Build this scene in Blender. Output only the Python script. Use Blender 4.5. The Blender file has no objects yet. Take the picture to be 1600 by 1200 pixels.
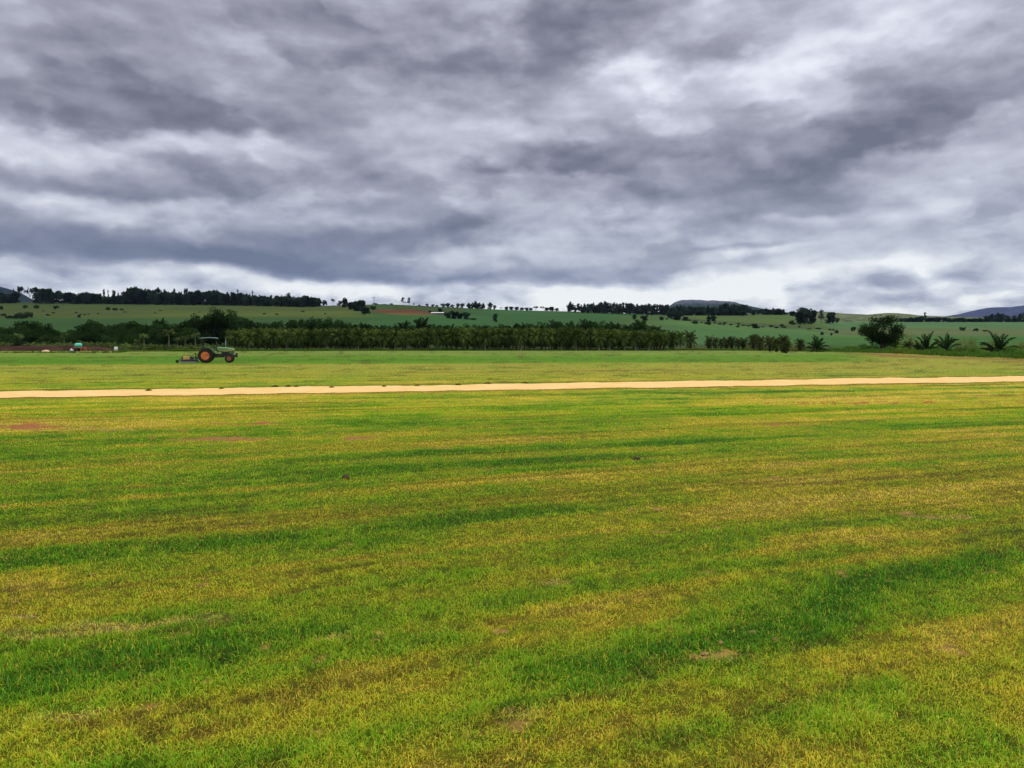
import bpy, math, random
import numpy as np
from mathutils import Vector, Matrix
S = bpy.context.scene
COL = S.collection
# ---------------------------------------------------------------- camera
F_PX, CX, CY = 1210.0, 800.0, 600.0          # focal length and centre in pixels of the 1600 px photograph
HOR, EYE = 530.0, 2.2                         # level line of the lens, eye height
PITCH = math.atan((CY - HOR) / F_PX)
cam = bpy.data.cameras.new("camera"); cam_o = bpy.data.objects.new("camera", cam); COL.objects.link(cam_o)
cam.sensor_width = 36.0; cam.lens = F_PX / 1600 * 36.0
cam.clip_start = 0.1; cam.clip_end = 30000
cam_o.location = (0, 0, EYE); cam_o.rotation_euler = (math.pi / 2 - PITCH, 0, 0)
S.camera = cam_o
S.view_settings.view_transform = 'Standard'; S.view_settings.look = 'None'
S.view_settings.exposure = 0.35; S.view_settings.gamma = 1.0
S.cycles.max_bounces = 6; S.cycles.diffuse_bounces = 3; S.cycles.glossy_bounces = 2
S.cycles.transmission_bounces = 3; S.cycles.transparent_max_bounces = 8; S.cycles.volume_bounces = 0
S.cycles.use_denoising = True

def ray(u, v):
    """direction (x, y, z) with y = 1 through a pixel of the photograph"""
    a = (u - CX) / F_PX; b = -(v - CY) / F_PX
    cp, sp = math.cos(PITCH), math.sin(PITCH)
    y = cp + b * sp; z = -sp + b * cp
    return a / y, z / y
def G(u, v, z=0.0):
    """ground point under a pixel, on the level z"""
    a, c = ray(u, v); Y = (z - EYE) / c
    return a * Y, Y
def AT(u, Y): return ray(u, HOR)[0] * Y
def ZV(v, Y, u=800): return EYE + ray(u, v)[1] * Y

# ---------------------------------------------------------------- node helper
class NT:
    def __init__(s, tree): s.t = tree; s.n = tree.nodes; s.l = tree.links
    def put(s, sock, val):
        if hasattr(val, 'is_linked') or hasattr(val, 'links'): s.l.new(val, sock)
        elif val is not None: sock.default_value = val
    def m(s, op, a, b=None, c=None, clamp=False):
        n = s.n.new('ShaderNodeMath'); n.operation = op; n.use_clamp = clamp
        for i, q in enumerate((a, b, c)): s.put(n.inputs[i], q)
        return n.outputs[0]
    def vm(s, op, a, b=None, c=None, scale=None):
        n = s.n.new('ShaderNodeVectorMath'); n.operation = op
        for i, q in enumerate((a, b, c)): s.put(n.inputs[i], q)
        if scale is not None: s.put(n.inputs['Scale'], scale)
        return n.outputs['Value' if op in ('DOT_PRODUCT', 'LENGTH', 'DISTANCE') else 'Vector']
    def comb(s, x=0.0, y=0.0, z=0.0):
        n = s.n.new('ShaderNodeCombineXYZ')
        for i, q in enumerate((x, y, z)): s.put(n.inputs[i], q)
        return n.outputs[0]
    def sep(s, v):
        n = s.n.new('ShaderNodeSeparateXYZ'); s.put(n.inputs[0], v); return n.outputs
    def noise(s, vec, scale, detail=4.0, rough=0.5, out='Fac', dist=0.0, lac=2.0, dim='3D', w=None):
        n = s.n.new('ShaderNodeTexNoise'); n.noise_dimensions = dim
        s.put(n.inputs['Vector'], vec); n.inputs['Scale'].default_value = scale
        n.inputs['Detail'].default_value = detail; n.inputs['Roughness'].default_value = rough
        n.inputs['Lacunarity'].default_value = lac; n.inputs['Distortion'].default_value = dist
        return n.outputs[out]
    def vor(s, vec, scale, detail=1.5, smooth=0.5, rough=0.5):
        n = s.n.new('ShaderNodeTexVoronoi'); n.feature = 'SMOOTH_F1'; n.normalize = False
        s.put(n.inputs['Vector'], vec); n.inputs['Scale'].default_value = scale
        n.inputs['Detail'].default_value = detail; n.inputs['Roughness'].default_value = rough; n.inputs['Smoothness'].default_value = smooth
        return n.outputs['Distance']
    def ramp(s, fac, stops, interp='LINEAR'):
        n = s.n.new('ShaderNodeValToRGB'); n.color_ramp.interpolation = interp; s.put(n.inputs[0], fac)
        e = n.color_ramp.elements
        while len(e) < len(stops): e.new(0.5)
        for q, (p, c) in zip(e, stops): q.position = p; q.color = tuple(c) + (1,) if len(c) == 3 else c
        return n.outputs[0]
    def mix(s, f, a, b, blend='MIX'):
        n = s.n.new('ShaderNodeMix'); n.data_type = 'RGBA'; n.blend_type = blend; n.clamp_factor = True
        s.put(n.inputs[0], f); s.put(n.inputs[6], a if not isinstance(a, tuple) else tuple(a[:3]) + (1,)); s.put(n.inputs[7], b if not isinstance(b, tuple) else tuple(b[:3]) + (1,))
        return n.outputs[2]
    def smooth(s, x, lo, hi):
        n = s.n.new('ShaderNodeMapRange'); n.interpolation_type = 'SMOOTHSTEP'
        s.put(n.inputs[0], x); n.inputs[1].default_value = lo; n.inputs[2].default_value = hi
        return n.outputs[0]
def lin(r, g, b): return tuple((c / 255 / 12.92 if c / 255 < .04045 else ((c / 255 + .055) / 1.055) ** 2.4) for c in (r, g, b))

# ---------------------------------------------------------------- overcast sky and sun
SUN_EL, SUN_AZ = math.radians(52), math.radians(35)     # azimuth from +Y towards +X
world = bpy.data.worlds.new("World"); S.world = world; world.use_nodes = True
def build_sky():
    t = NT(world.node_tree); t.n.clear()
    tc = t.n.new('ShaderNodeTexCoord'); d = tc.outputs['Generated']
    x, y, z = t.sep(t.vm('NORMALIZE', d))
    A = t.m('ARCTAN2', x, y); E = t.m('ARCSINE', z)
    zc = t.m('ADD', t.m('MAXIMUM', z, 0.0), 0.045)
    P = t.comb(t.m('DIVIDE', x, zc), t.m('DIVIDE', y, zc), 0.0)       # position on the cloud deck
    # billow warp, isotropic in angle high up, flattened near the horizon
    q = t.comb(A, t.m('MULTIPLY', E, 1.7), 3.1)
    w1 = t.vm('SUBTRACT', t.noise(q, 6.0, 4.0, 0.45, 'Color'), (0.5, 0.5, 0.5))
    w2 = t.vm('SUBTRACT', t.noise(q, 20.0, 5.0, 0.5, 'Color'), (0.5, 0.5, 0.5))
    amt = t.m('ADD', 0.3, t.m('MULTIPLY', t.smooth(E, 0.04, 0.3), 0.9))
    wv = t.vm('ADD', t.vm('MULTIPLY', w1, (0.16, 0.075, 0)), t.vm('MULTIPLY', w2, (0.075, 0.042, 0)))
    Q = t.vm('ADD', t.comb(A, E, 0.0), t.vm('SCALE', wv, scale=amt))
    w3 = t.vm('SUBTRACT', t.noise(q, 60.0, 4.0, 0.6, 'Color'), (0.5, 0.5, 0.5))
    Qs = t.vm('ADD', t.comb(A, E, 0.0), t.vm('ADD', t.vm('MULTIPLY', w2, (0.075, 0.035, 0)), t.vm('MULTIPLY', w3, (0.035, 0.022, 0))))
    def px(u, v):
        a, c = ray(u, v); return math.atan(a), math.atan(c / math.hypot(1, a))
    K = 1 / F_PX
    acc = None
    # u, v, half width, rise above, drop below, tilt (deg, + = right end up), amount
    BL = SKY_BLOBS
    for (u, v, su, up, dn, rot, amp) in BL:
        a0, e0 = px(u, v)
        r = math.radians(rot)
        mp = t.n.new('ShaderNodeMapping'); mp.vector_type = 'TEXTURE'
        small = max(su, up) < 27 or (amp < -.44 and v > 400)
        t.put(mp.inputs[0], Qs if small else Q); mp.inputs[1].default_value = (a0, e0, 0); mp.inputs[2].default_value = (0, 0, r)
        mp.inputs[3].default_value = (su * K, up * K, 1)
        X, Yy, _ = t.sep(mp.outputs[0])
        Yy = t.m('MAXIMUM', Yy, t.m('MULTIPLY', Yy, -up / dn))
        d2 = t.vm('DOT_PRODUCT', t.comb(X, Yy, 0), t.comb(X, Yy, 0))
        g = t.m('POWER', 2.718, t.m('MULTIPLY', t.m('POWER', d2, 1.5), -.8))
        if small: g = t.m('MULTIPLY', t.smooth(g, 0.12, 0.85), .8)
        acc = t.m('MULTIPLY_ADD', g, amp, acc if acc is not None else 0.0)
    # cloud deck texture
    n1 = t.noise(t.vm('ADD', P, t.vm('SCALE', w1, scale=.6)), 0.55, 6.0, 0.50)
    qf = t.vm('ADD', q, t.vm('SCALE', w2, scale=.035))
    fine = t.noise(qf, 9.0, 6.0, 0.46); fineb = t.noise(t.vm('ADD', qf, (0.008, 0.034, 0)), 9.0, 6.0, 0.46)
    # low cumulus row above the horizon
    qc = t.comb(A, t.m('MULTIPLY', E, 2.5), 7.7)
    c1 = t.noise(qc, 9.0, 5.0, 0.5); #c1b = t.noise(t.vm('ADD', qc, (0.006, 0.04, 0)), 9.0, 5.0, 0.5)
    low = t.m('SUBTRACT', 1.0, t.smooth(E, 0.035, 0.13))
    qp = t.comb(A, t.m('MULTIPLY', E, 2.2), 1.3)
    v1b = t.noise(qp, 19.0, 5.0, 0.46); v1 = t.noise(t.vm('ADD', qp, (0.004, 0.022, 0)), 19.0, 5.0, 0.46)
    ql = t.vm('ADD', qc, t.vm('MULTIPLY', w2, (0.04, 0.04, 0)))
    v2b = t.noise(ql, 11.0, 6.0, 0.52); v2 = t.noise(t.vm('ADD', ql, (0.008, 0.05, 0)), 11.0, 6.0, 0.52)
    B = t.m('ADD', 0.60, acc)
    B = t.m('MULTIPLY_ADD', t.m('SUBTRACT', v1b, v1), t.m('MULTIPLY', t.smooth(E, 0.05, 0.14), 0.42), B)
    B = t.m('MULTIPLY_ADD', t.m('SUBTRACT', v2b, v2), t.m('MULTIPLY', low, 1.7), B)
    B = t.m('MULTIPLY_ADD', t.m('SUBTRACT', 1.0, t.smooth(E, 0.02, 0.075)), 0.13, B)
    qs_ = t.vm('ADD', t.comb(A, t.m('MULTIPLY', E, 1.9), 9.4), t.vm('MULTIPLY', w2, (.05, .05, 0)))
    s1 = t.smooth(t.noise(qs_, 5.0, 5.0, 0.50), 0.49, 0.575)
    s2 = t.smooth(t.noise(t.vm('ADD', qs_, (.01, .045, 0)), 5.0, 5.0, 0.50), 0.49, 0.575)
    hs = t.smooth(E, 0.055, 0.12)
    B = t.m('MULTIPLY_ADD', t.m('MULTIPLY', s1, hs), -0.10, B)
    B = t.m('MULTIPLY_ADD', t.m('MULTIPLY', t.m('SUBTRACT', s1, s2), hs), 0.16, B)
    B = t.m('MULTIPLY_ADD', t.m('SUBTRACT', n1, 0.5), 0.34, B)
    B = t.m('MULTIPLY_ADD', t.m('SUBTRACT', fine, 0.5), 0.18, B)
    B = t.m('MULTIPLY_ADD', t.m('SUBTRACT', fine, fineb), t.m('SUBTRACT', 0.5, t.m('MULTIPLY', low, 0.2)), B)
    B = t.m('MULTIPLY_ADD', t.m('MULTIPLY', t.m('SUBTRACT', c1, 0.5), low), 0.30, B)
    B = t.m('MINIMUM', t.m('MAXIMUM', B, 0.02), 1.0)
    hi = t.ramp(B, [(0.0, lin(95, 96, 108)), (0.25, lin(126, 125, 138)), (0.5, lin(161, 160, 173)), (0.75, lin(197, 198, 212)), (1.0, lin(238, 241, 250))])
    lo = t.ramp(B, [(0.0, lin(88, 98, 124)), (0.25, lin(118, 126, 149)), (0.5, lin(157, 163, 180)), (0.75, lin(204, 210, 218)), (1.0, lin(248, 250, 246))])
    col = t.mix(t.smooth(E, 0.02, 0.26), lo, hi)
    sky = t.n.new('ShaderNodeTexSky'); sky.sky_type = 'NISHITA'; sky.sun_disc = False
    sky.sun_elevation = SUN_EL; sky.sun_rotation = SUN_AZ
    blue = t.mix(1.0, sky.outputs[0], (0.1, 0.1, 0.1), 'MULTIPLY')
    # a trace of blue sky through the thin places, the deck brightens overhead
    over = t.smooth(E, 0.50, 1.0)
    back = t.m('MULTIPLY', t.smooth(t.m('ABSOLUTE', A), 0.9, 1.8), 0.5)
    gain = t.m('ADD', 0.79, t.m('ADD', t.m('MULTIPLY', over, SKY_TOP), back))
    cloud = t.vm('SCALE', col, scale=gain)
    final = t.mix(0.93, blue, cloud)
    bg = t.n.new('ShaderNodeBackground'); t.put(bg.inputs[0], final); bg.inputs[1].default_value = 1.0
    o = t.n.new('ShaderNodeOutputWorld'); t.l.new(bg.outputs[0], o.inputs[0])
    world.cycles.sampling_method = 'MANUAL'; world.cycles.sample_map_resolution = 512
SKY_TOP = 3.2
SKY_BLOBS = [
 # top: dark masses
 (930, 50, 95, 70, 40, 0, -.36), (800, 80, 110, 60, 60, 0, -.10), (620, 60, 130, 60, 60, -20, -.14),
 (130, 90, 90, 40, 30, 10, -.22), (150, 170, 180, 40, 28, 0, -.18), (260, 40, 120, 50, 50, 0, -.10),
 (420, 200, 170, 40, 26, -5, -.20), (520, 150, 120, 30, 24, -25, -.14), (300, 130, 90, 30, 30, 0, -.10),
 (1140, 82, 85, 26, 20, 8, -.30), (1060, 20, 60, 30, 30, 0, .12),
 # bright openings
 (1005, 132, 80, 40, 45, -25, .24), (1090, 112, 45, 16, 14, 0, .16), (1330, 40, 160, 45, 60, 20, .24), (1260, 110, 90, 45, 40, 20, .08), (1500, 110, 120, 60, 50, 15, .12),
 (860, 190, 100, 60, 40, 0, .14), (380, 60, 60, 28, 25, 0, .14), (60, 222, 200, 25, 30, 0, .24), (340, 225, 120, 16, 20, 0, .22), (600, 200, 60, 20, 20, 0, .10),
 (1250, 180, 60, 60, 50, 0, .06),
 # middle dark bands
 (880, 260, 100, 36, 8, -3, -.34), (1040, 285, 110, 40, 22, -10, -.26), (1240, 334, 140, 60, 9, 5, -.30), (1430, 210, 150, 50, 14, 14, -.42), (1350, 270, 90, 40, 30, 10, -.12),
 (790, 250, 40, 40, 16, 0, -.16), (250, 308, 110, 36, 9, 3, -.26), (60, 290, 80, 20, 12, -5, -.22), (570, 285, 110, 26, 14, 0, -.16), (350, 260, 40, 20, 14, 0, -.10), (1180, 240, 60, 40, 40, 0, -.12),
 (60, 318, 60, 14, 10, 0, .16), (720, 300, 120, 20, 16, 0, .06), (1480, 300, 150, 40, 30, 8, .12),
 # blue-grey shelf over the left horizon
 (90, 390, 170, 34, 12, -4, -.34), (330, 400, 230, 30, 12, -2, -.34), (620, 380, 210, 28, 20, 2, -.22), (600, 437, 150, 22, 7, -1, -.34), (420, 420, 120, 20, 10, -6, -.18), (760, 448, 110, 14, 5, 0, -.18),
 (430, 366, 110, 14, 10, 0, -.12), (700, 352, 90, 12, 10, 8, -.18), (250, 415, 130, 9, 14, -4, .28), (520, 395, 60, 10, 10, 0, .10), (250, 345, 300, 18, 14, 0, .08),
 # bright horizon
 (150, 440, 300, 14, 16, 0, .10), (520, 452, 160, 10, 14, 0, .24), (700, 474, 260, 10, 14, 0, .16), (740, 402, 60, 12, 14, 0, .16), (850, 400, 90, 14, 14, 0, .10),
 (1250, 428, 300, 20, 40, 0, .28), (1120, 400, 110, 10, 10, 3, .24), (1000, 455, 130, 18, 26, 0, .18), (1450, 445, 220, 26, 40, 0, .18), (880, 465, 120, 16, 20, 0, .30),
 # small grey cumulus in the bright band
 (990, 430, 95, 22, 13, 8, -.36), (860, 440, 60, 18, 12, 0, -.26), (1545, 434, 38, 16, 9, 0, -.34), (1500, 438, 28, 10, 6, 0, -.26), (1390, 448, 34, 13, 7, 0, -.40), (1330, 440, 50, 14, 10, 10, -.24), (1160, 386, 70, 4, 4, 0, -.2),
 (1440, 455, 150, 10, 8, 0, -.16), (1300, 470, 180, 6, 14, 0, -.14), (1400, 484, 300, 10, 20, 0, -.06),
]
build_sky()
sun = bpy.data.lights.new("sun", 'SUN'); sun.energy = 1.4; sun.angle = math.radians(12); sun.color = (1.0, 0.95, 0.86)
sun_o = bpy.data.objects.new("sun", sun); COL.objects.link(sun_o)
sd = Vector((math.sin(SUN_AZ) * math.cos(SUN_EL), math.cos(SUN_AZ) * math.cos(SUN_EL), math.sin(SUN_EL)))
sun_o.rotation_euler = sd.to_track_quat('Z', 'Y').to_euler()

# ---------------------------------------------------------------- general helpers
rng = np.random.default_rng(7); random.seed(7)
def h2(ix, iy, seed):
    v = np.sin(ix * 127.1 + iy * 311.7 + seed * 74.7) * 43758.5453
    return v - np.floor(v)
def vnoise(x, y, seed=0):
    x = np.asarray(x, float); y = np.asarray(y, float)
    ix = np.floor(x); iy = np.floor(y); fx = x - ix; fy = y - iy
    fx = fx * fx * (3 - 2 * fx); fy = fy * fy * (3 - 2 * fy)
    a = h2(ix, iy, seed); b = h2(ix + 1, iy, seed); c = h2(ix, iy + 1, seed); d = h2(ix + 1, iy + 1, seed)
    return a + (b - a) * fx + (c - a) * fy + (a - b - c + d) * fx * fy
def fbm(x, y, seed=0, o=4, g=.5):
    t = 0; a = 1; n = 0
    for i in range(o):
        t = t + a * vnoise(x * 2 ** i + 17.3 * i, y * 2 ** i - 9.1 * i, seed + i); n += a; a *= g
    return t / n
def sst(x, a, b):
    t = np.clip((x - a) / (b - a), 0, 1); return t * t * (3 - 2 * t)
def proj(X, Y, Z):
    zc = Z - EYE; cp, sp = math.cos(PITCH), math.sin(PITCH)
    d = np.maximum(Y * cp - zc * sp, .05); up = Y * sp + zc * cp
    return CX + F_PX * X / d, CY - F_PX * up / d
def tag(o, label=None, cat=None, group=None, kind=None):
    if label: o['label'] = label
    if cat: o['category'] = cat
    if group: o['group'] = group
    if kind: o['kind'] = kind
    return o
def link(name, data, parent=None, loc=None, rz=0, sc=None):
    o = bpy.data.objects.new(name, data); COL.objects.link(o)
    if parent is not None: o.parent = parent
    if loc is not None: o.location = loc
    if rz: o.rotation_euler = (0, 0, rz)
    if sc is not None: o.scale = sc if hasattr(sc, '__len__') else (sc, sc, sc)
    return o
def npmesh(name, V, Fa, mat, col=None, smooth=False, midx=None):
    """V (n,3); Fa (m,k) all faces of k corners"""
    V = np.asarray(V, np.float32); Fa = np.asarray(Fa, np.int32)
    me = bpy.data.meshes.new(name)
    me.vertices.add(len(V)); me.vertices.foreach_set('co', V.ravel())
    m, k = Fa.shape
    me.loops.add(m * k); me.loops.foreach_set('vertex_index', Fa.ravel())
    me.polygons.add(m); me.polygons.foreach_set('loop_start', np.arange(0, m * k, k, dtype=np.int32))
    if midx is not None: me.polygons.foreach_set('material_index', np.asarray(midx, np.int32))
    me.polygons.foreach_set('use_smooth', np.full(m, smooth))
    if col is not None:
        a = me.attributes.new('col', 'FLOAT_COLOR', 'POINT')
        c = np.ones((len(V), 4), np.float32); c[:, :col.shape[1]] = col; a.data.foreach_set('color', c.ravel())
    me.update(calc_edges=True)
    for q in (mat if isinstance(mat, (list, tuple)) else [mat]): me.materials.append(q)
    return me
class MB:
    """collects shapes for one mesh"""
    def __init__(s): s.v = []; s.f = []
    def add(s, V, Fc):
        o = len(s.v); s.v += [tuple(p) for p in V]; s.f += [tuple(i + o for i in f) for f in Fc]; return s
    def box(s, c, d, rot=None, taper=1.0):
        x, y, z = (q / 2 for q in d); P = []
        for sz in (-1, 1):
            t = taper if sz > 0 else 1
            for sx, sy in ((-1, -1), (1, -1), (1, 1), (-1, 1)): P.append(Vector((sx * x * t, sy * y * t, sz * z)))
        if rot is not None: P = [rot @ p for p in P]
        P = [p + Vector(c) for p in P]
        return s.add(P, [(3, 2, 1, 0), (4, 5, 6, 7), (0, 1, 5, 4), (1, 2, 6, 5), (2, 3, 7, 6), (3, 0, 4, 7)])
    def tube(s, pts, r, n=8, caps=True):
        pts = [Vector(p) for p in pts]; R = r if hasattr(r, '__len__') else [r] * len(pts); V = []
        for i, p in enumerate(pts):
            d = (pts[min(i + 1, len(pts) - 1)] - pts[max(i - 1, 0)]).normalized()
            a = d.cross(Vector((0, 0, 1)) if abs(d.z) < .9 else Vector((1, 0, 0))).normalized(); b = d.cross(a)
            V += [p + (a * math.cos(2 * math.pi * k / n) + b * math.sin(2 * math.pi * k / n)) * R[i] for k in range(n)]
        Fc = [(i * n + k, i * n + (k + 1) % n, (i + 1) * n + (k + 1) % n, (i + 1) * n + k) for i in range(len(pts) - 1) for k in range(n)]
        if caps: Fc += [tuple(range(n)), tuple(range((len(pts) - 1) * n, len(pts) * n))[::-1]]
        return s.add(V, Fc)
    def lathe(s, prof, c=(0, 0, 0), axis='y', n=28):
        """prof: (radius, along) points; turned round axis"""
        V = []
        for r, h in prof:
            for k in range(n):
                a = 2 * math.pi * k / n; p = (r * math.cos(a), h, r * math.sin(a)) if axis == 'y' else ((r * math.cos(a), r * math.sin(a), h) if axis == 'z' else (h, r * math.cos(a), r * math.sin(a)))
                V.append((p[0] + c[0], p[1] + c[1], p[2] + c[2]))
        L = len(prof)
        Fc = [(i * n + k, i * n + (k + 1) % n, (i + 1) * n + (k + 1) % n, (i + 1) * n + k) for i in range(L - 1) for k in range(n)]
        if prof[0][0] > 1e-4: Fc.append(tuple(range(n)))
        if prof[-1][0] > 1e-4: Fc.append(tuple(range((L - 1) * n, L * n)))
        return s.add(V, Fc)
    def prism(s, outline, y0, y1):
        """outline in x,z extruded along y"""
        n = len(outline)
        V = [(x, y0, z) for x, z in outline] + [(x, y1, z) for x, z in outline]
        return s.add(V, [tuple(range(n)), tuple(range(n, 2 * n))[::-1]] + [(i, (i + 1) % n, n + (i + 1) % n, n + i) for i in range(n)])
    def build(s, name, mat, parent=None, bevel=0, smooth=None, loc=None):
        me = bpy.data.meshes.new(name); me.from_pydata(s.v, [], s.f); me.materials.append(mat)
        import bmesh
        b = bmesh.new(); b.from_mesh(me); bmesh.ops.recalc_face_normals(b, faces=b.faces); b.to_mesh(me); b.free()
        if smooth:
            me.polygons.foreach_set('use_smooth', [True] * len(me.polygons)); me.set_sharp_from_angle(angle=math.radians(smooth))
        o = link(name, me, parent, loc)
        if bevel:
            m = o.modifiers.new('bevel', 'BEVEL'); m.width = bevel; m.segments = 2; m.limit_method = 'ANGLE'
        return o

# ---------------------------------------------------------------- materials
def mat_new(name):
    m = bpy.data.materials.new(name); m.use_nodes = True; m.node_tree.nodes.clear(); return m, NT(m.node_tree)
def out(t, sh, disp=None):
    o = t.n.new('ShaderNodeOutputMaterial'); t.l.new(sh, o.inputs[0])
def principled(t, col, rough=.7, spec=.3, normal=None, metal=0.0):
    p = t.n.new('ShaderNodeBsdfPrincipled'); t.put(p.inputs['Base Color'], col if not isinstance(col, tuple) else col[:3] + (1,))
    t.put(p.inputs['Roughness'], rough); p.inputs['Specular IOR Level'].default_value = spec; p.inputs['Metallic'].default_value = metal
    if normal is not None: t.l.new(normal, p.inputs['Normal'])
    return p.outputs[0]
def attr(t, name='col'):
    a = t.n.new('ShaderNodeAttribute'); a.attribute_name = name; return a.outputs['Color']
def leafy(name, base, var=.35, trans=.35, objvar=.25):
    """leaves: diffuse + translucent, tint from the leaf attribute and from the object"""
    m, t = mat_new(name)
    oi = t.n.new('ShaderNodeObjectInfo')
    f = t.m('MULTIPLY_ADD', t.m('SUBTRACT', oi.outputs['Random'], .5), objvar * 2, 1.0)
    c = t.vm('MULTIPLY', attr(t), tuple(base))
    c = t.vm('SCALE', c, scale=f)
    d = t.n.new('ShaderNodeBsdfDiffuse'); t.put(d.inputs[0], c)
    tr = t.n.new('ShaderNodeBsdfTranslucent'); t.put(tr.inputs[0], t.vm('MULTIPLY', c, (1.15, 1.25, .6)))
    mx = t.n.new('ShaderNodeMixShader'); mx.inputs[0].default_value = trans
    t.l.new(d.outputs[0], mx.inputs[1]); t.l.new(tr.outputs[0], mx.inputs[2]); out(t, mx.outputs[0]); return m
def paint(name, col, rough=.45, dirt=(.10, .07, .04), amt=.5, scale=6.0, spec=.4, metal=0.0, bump=.0):
    m, t = mat_new(name); tc = t.n.new('ShaderNodeTexCoord').outputs['Object']
    n = t.noise(tc, scale, 6, .6); f = t.m('MULTIPLY', t.smooth(n, .42, .72), amt)
    c = t.mix(f, col, dirt); c = t.mix(t.m('MULTIPLY', t.noise(tc, scale * 5, 4, .6), .3), c, tuple(q * .6 for q in col))
    nrm = None
    if bump:
        b = t.n.new('ShaderNodeBump'); b.inputs['Strength'].default_value = bump; t.put(b.inputs['Height'], t.noise(tc, scale * 4, 5, .6)); nrm = b.outputs[0]
    out(t, principled(t, c, t.m('ADD', rough, t.m('MULTIPLY', f, .4)), spec, nrm, metal)); return m

M = {}
M['leaf_far'] = leafy('dark_hill_foliage', (.018, .034, .018), objvar=.5)
M['leaf_euc'] = leafy('open_blue_green_foliage', (.022, .036, .026), objvar=.45)
M['leaf_mid'] = leafy('belt_foliage', (.021, .043, .012), objvar=.35)
M['leaf_bush'] = leafy('slope_bush_foliage', (.024, .040, .017), objvar=.35)
M['leaf_bright'] = leafy('shrub_foliage', (.075, .145, .025), objvar=.3)
M['leaf_olive'] = leafy('dry_shrub_foliage', (.13, .13, .04), objvar=.3)
M['palm_leaf'] = leafy('palm_fronds', (.066, .100, .020), trans=.15, objvar=.45)
M['palm_dark'] = leafy('dark_palm_fronds', (.018, .036, .012), trans=.25, objvar=.3)
M['palm_ragged'] = leafy('ragged_palm_fronds', (.044, .050, .016), trans=.2, objvar=.35)
M['palm_small'] = leafy('young_palm_fronds', (.085, .120, .035), objvar=.3)
M['bark'] = paint('bark', (.05, .04, .028), .9, (.03, .025, .02), .6, 3, .1, bump=.5)
M['bark_pale'] = paint('pale_palm_trunk', (.17, .15, .11), .9, (.06, .07, .05), .6, 5, .1, bump=.5)

# ---------------------------------------------------------------- lie of the land
SKY_U = [-600, 0, 200, 350, 480, 600, 700, 800, 890, 950, 1050, 1230, 1300, 1600, 2200]
SKY_V = [474, 472, 473.5, 475.5, 478, 475, 480, 484.5, 486.5, 489, 491.5, 491, 503, 503, 503]
def uof(X, Y): return CX + F_PX * X / np.maximum(Y, 1.0) / math.cos(PITCH)
def ridge_y(u): return 800 + 200 * sst(u, 1100, 1350)
def land(X, Y):
    X = np.asarray(X, float); Y = np.asarray(Y, float)
    u = uof(X, Y); ys = ridge_y(u)
    vs = np.interp(u, SKY_U, SKY_V)
    b = -(vs - CY) / F_PX; cp, sp = math.cos(PITCH), math.sin(PITCH)
    zs = EYE + ys * (-sp + b * cp) / (cp + b * sp)
    t = np.clip((Y - 190) / (ys - 190), 0, 1)
    z = zs * t ** 1.22 + 1.6 * (fbm(X / 90, Y / 70, 31, 3) - .5) * sst(t, .02, .3) * (1 - .75 * sst(t, .7, 1))
    z = z - np.maximum(Y - ys, 0) * .03
    near = 1 - sst(Y, 120, 170)
    z = z + near * (.05 * (fbm(X / 3.0, Y / 2.0, 5, 3) - .5) * sst(Y, 2, 8))
    return z
def hit(u, v, ymin=60.0):
    """where the line of sight through a pixel meets the land"""
    a, c = ray(u, v); Y = np.concatenate([np.arange(ymin, 300, .5), np.arange(300, 1600, 1.5)])
    d = EYE + c * Y - land(a * Y, Y); k = np.argmax(d < 0)
    if d[k] >= 0:                      # just over the ridge: stand on its top
        k = int(np.argmin(d))
    return a * Y[k], float(Y[k])

# colours of the mown field, as seen in plain daylight
def C(r, g, b): return np.array(lin(r, g, b))
def pal(g, stops):
    xs = [q[0] for q in stops]; return np.stack([np.interp(g, xs, [C(*q[1])[k] for q in stops]) for k in range(3)], -1)
GREEN = [  # u, v, half length, half height, slope, amount: lush bands and yellow bands of the turf
 (200, 872, 330, 17, -.07, .62), (650, 832, 280, 18, -.12, .50), (980, 800, 220, 22, -.08, .32), (1350, 806, 180, 16, -.06, .26),
 (1330, 935, 230, 24, -.27, .62), (1560, 868, 120, 26, -.20, .40), (200, 1020, 230, 48, -.10, .55), (60, 1065, 160, 40, -.10, .3),
 (80, 722, 230, 30, .02, .45), (650, 716, 260, 12, -.02, .28), (360, 780, 250, 14, -.06, .2), (1420, 1060, 170, 60, -.2, .36), (1120, 1120, 180, 60, -.1, .42),
 (1540, 1150, 160, 60, 0, .3), (880, 850, 180, 26, -.1, .3), (640, 985, 220, 16, -.28, .40), (920, 1000, 160, 22, -.3, .26), (300, 690, 200, 6, 0, .2),
 (1000, 680, 300, 12, 0, .22), (500, 650, 400, 9, 0, .26), (1200, 640, 400, 8, 0, .16), (1000, 1020, 60, 30, -.3, .3), (820, 1180, 120, 25, 0, .2),
 (60, 912, 120, 17, -.12, -.75), (560, 1080, 330, 62, -.12, -.42), (1190, 872, 260, 20, -.24, -.45), (1480, 835, 180, 18, -.1, -.45),
 (950, 965, 130, 34, -.1, -.42), (230, 744, 230, 12, -.08, -.34), (40, 850, 90, 18, -.1, -.36), (700, 950, 200, 30, -.14, -.30),
 (1010, 1080, 140, 45, -.1, -.3), (260, 1140, 330, 50, -.08, -.36), (1400, 745, 260, 22, 0, -.28), (900, 745, 260, 20, 0, -.2), (1450, 690, 260, 12, 0, -.24),
 (700, 778, 230, 9, -.06, -.26), (120, 806, 160, 12, 0, -.18), (400, 668, 200, 6, 0, -.2), (1200, 980, 90, 24, -.2, -.2), (1340, 1010, 200, 20, -.1, -.1),
]
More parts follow.
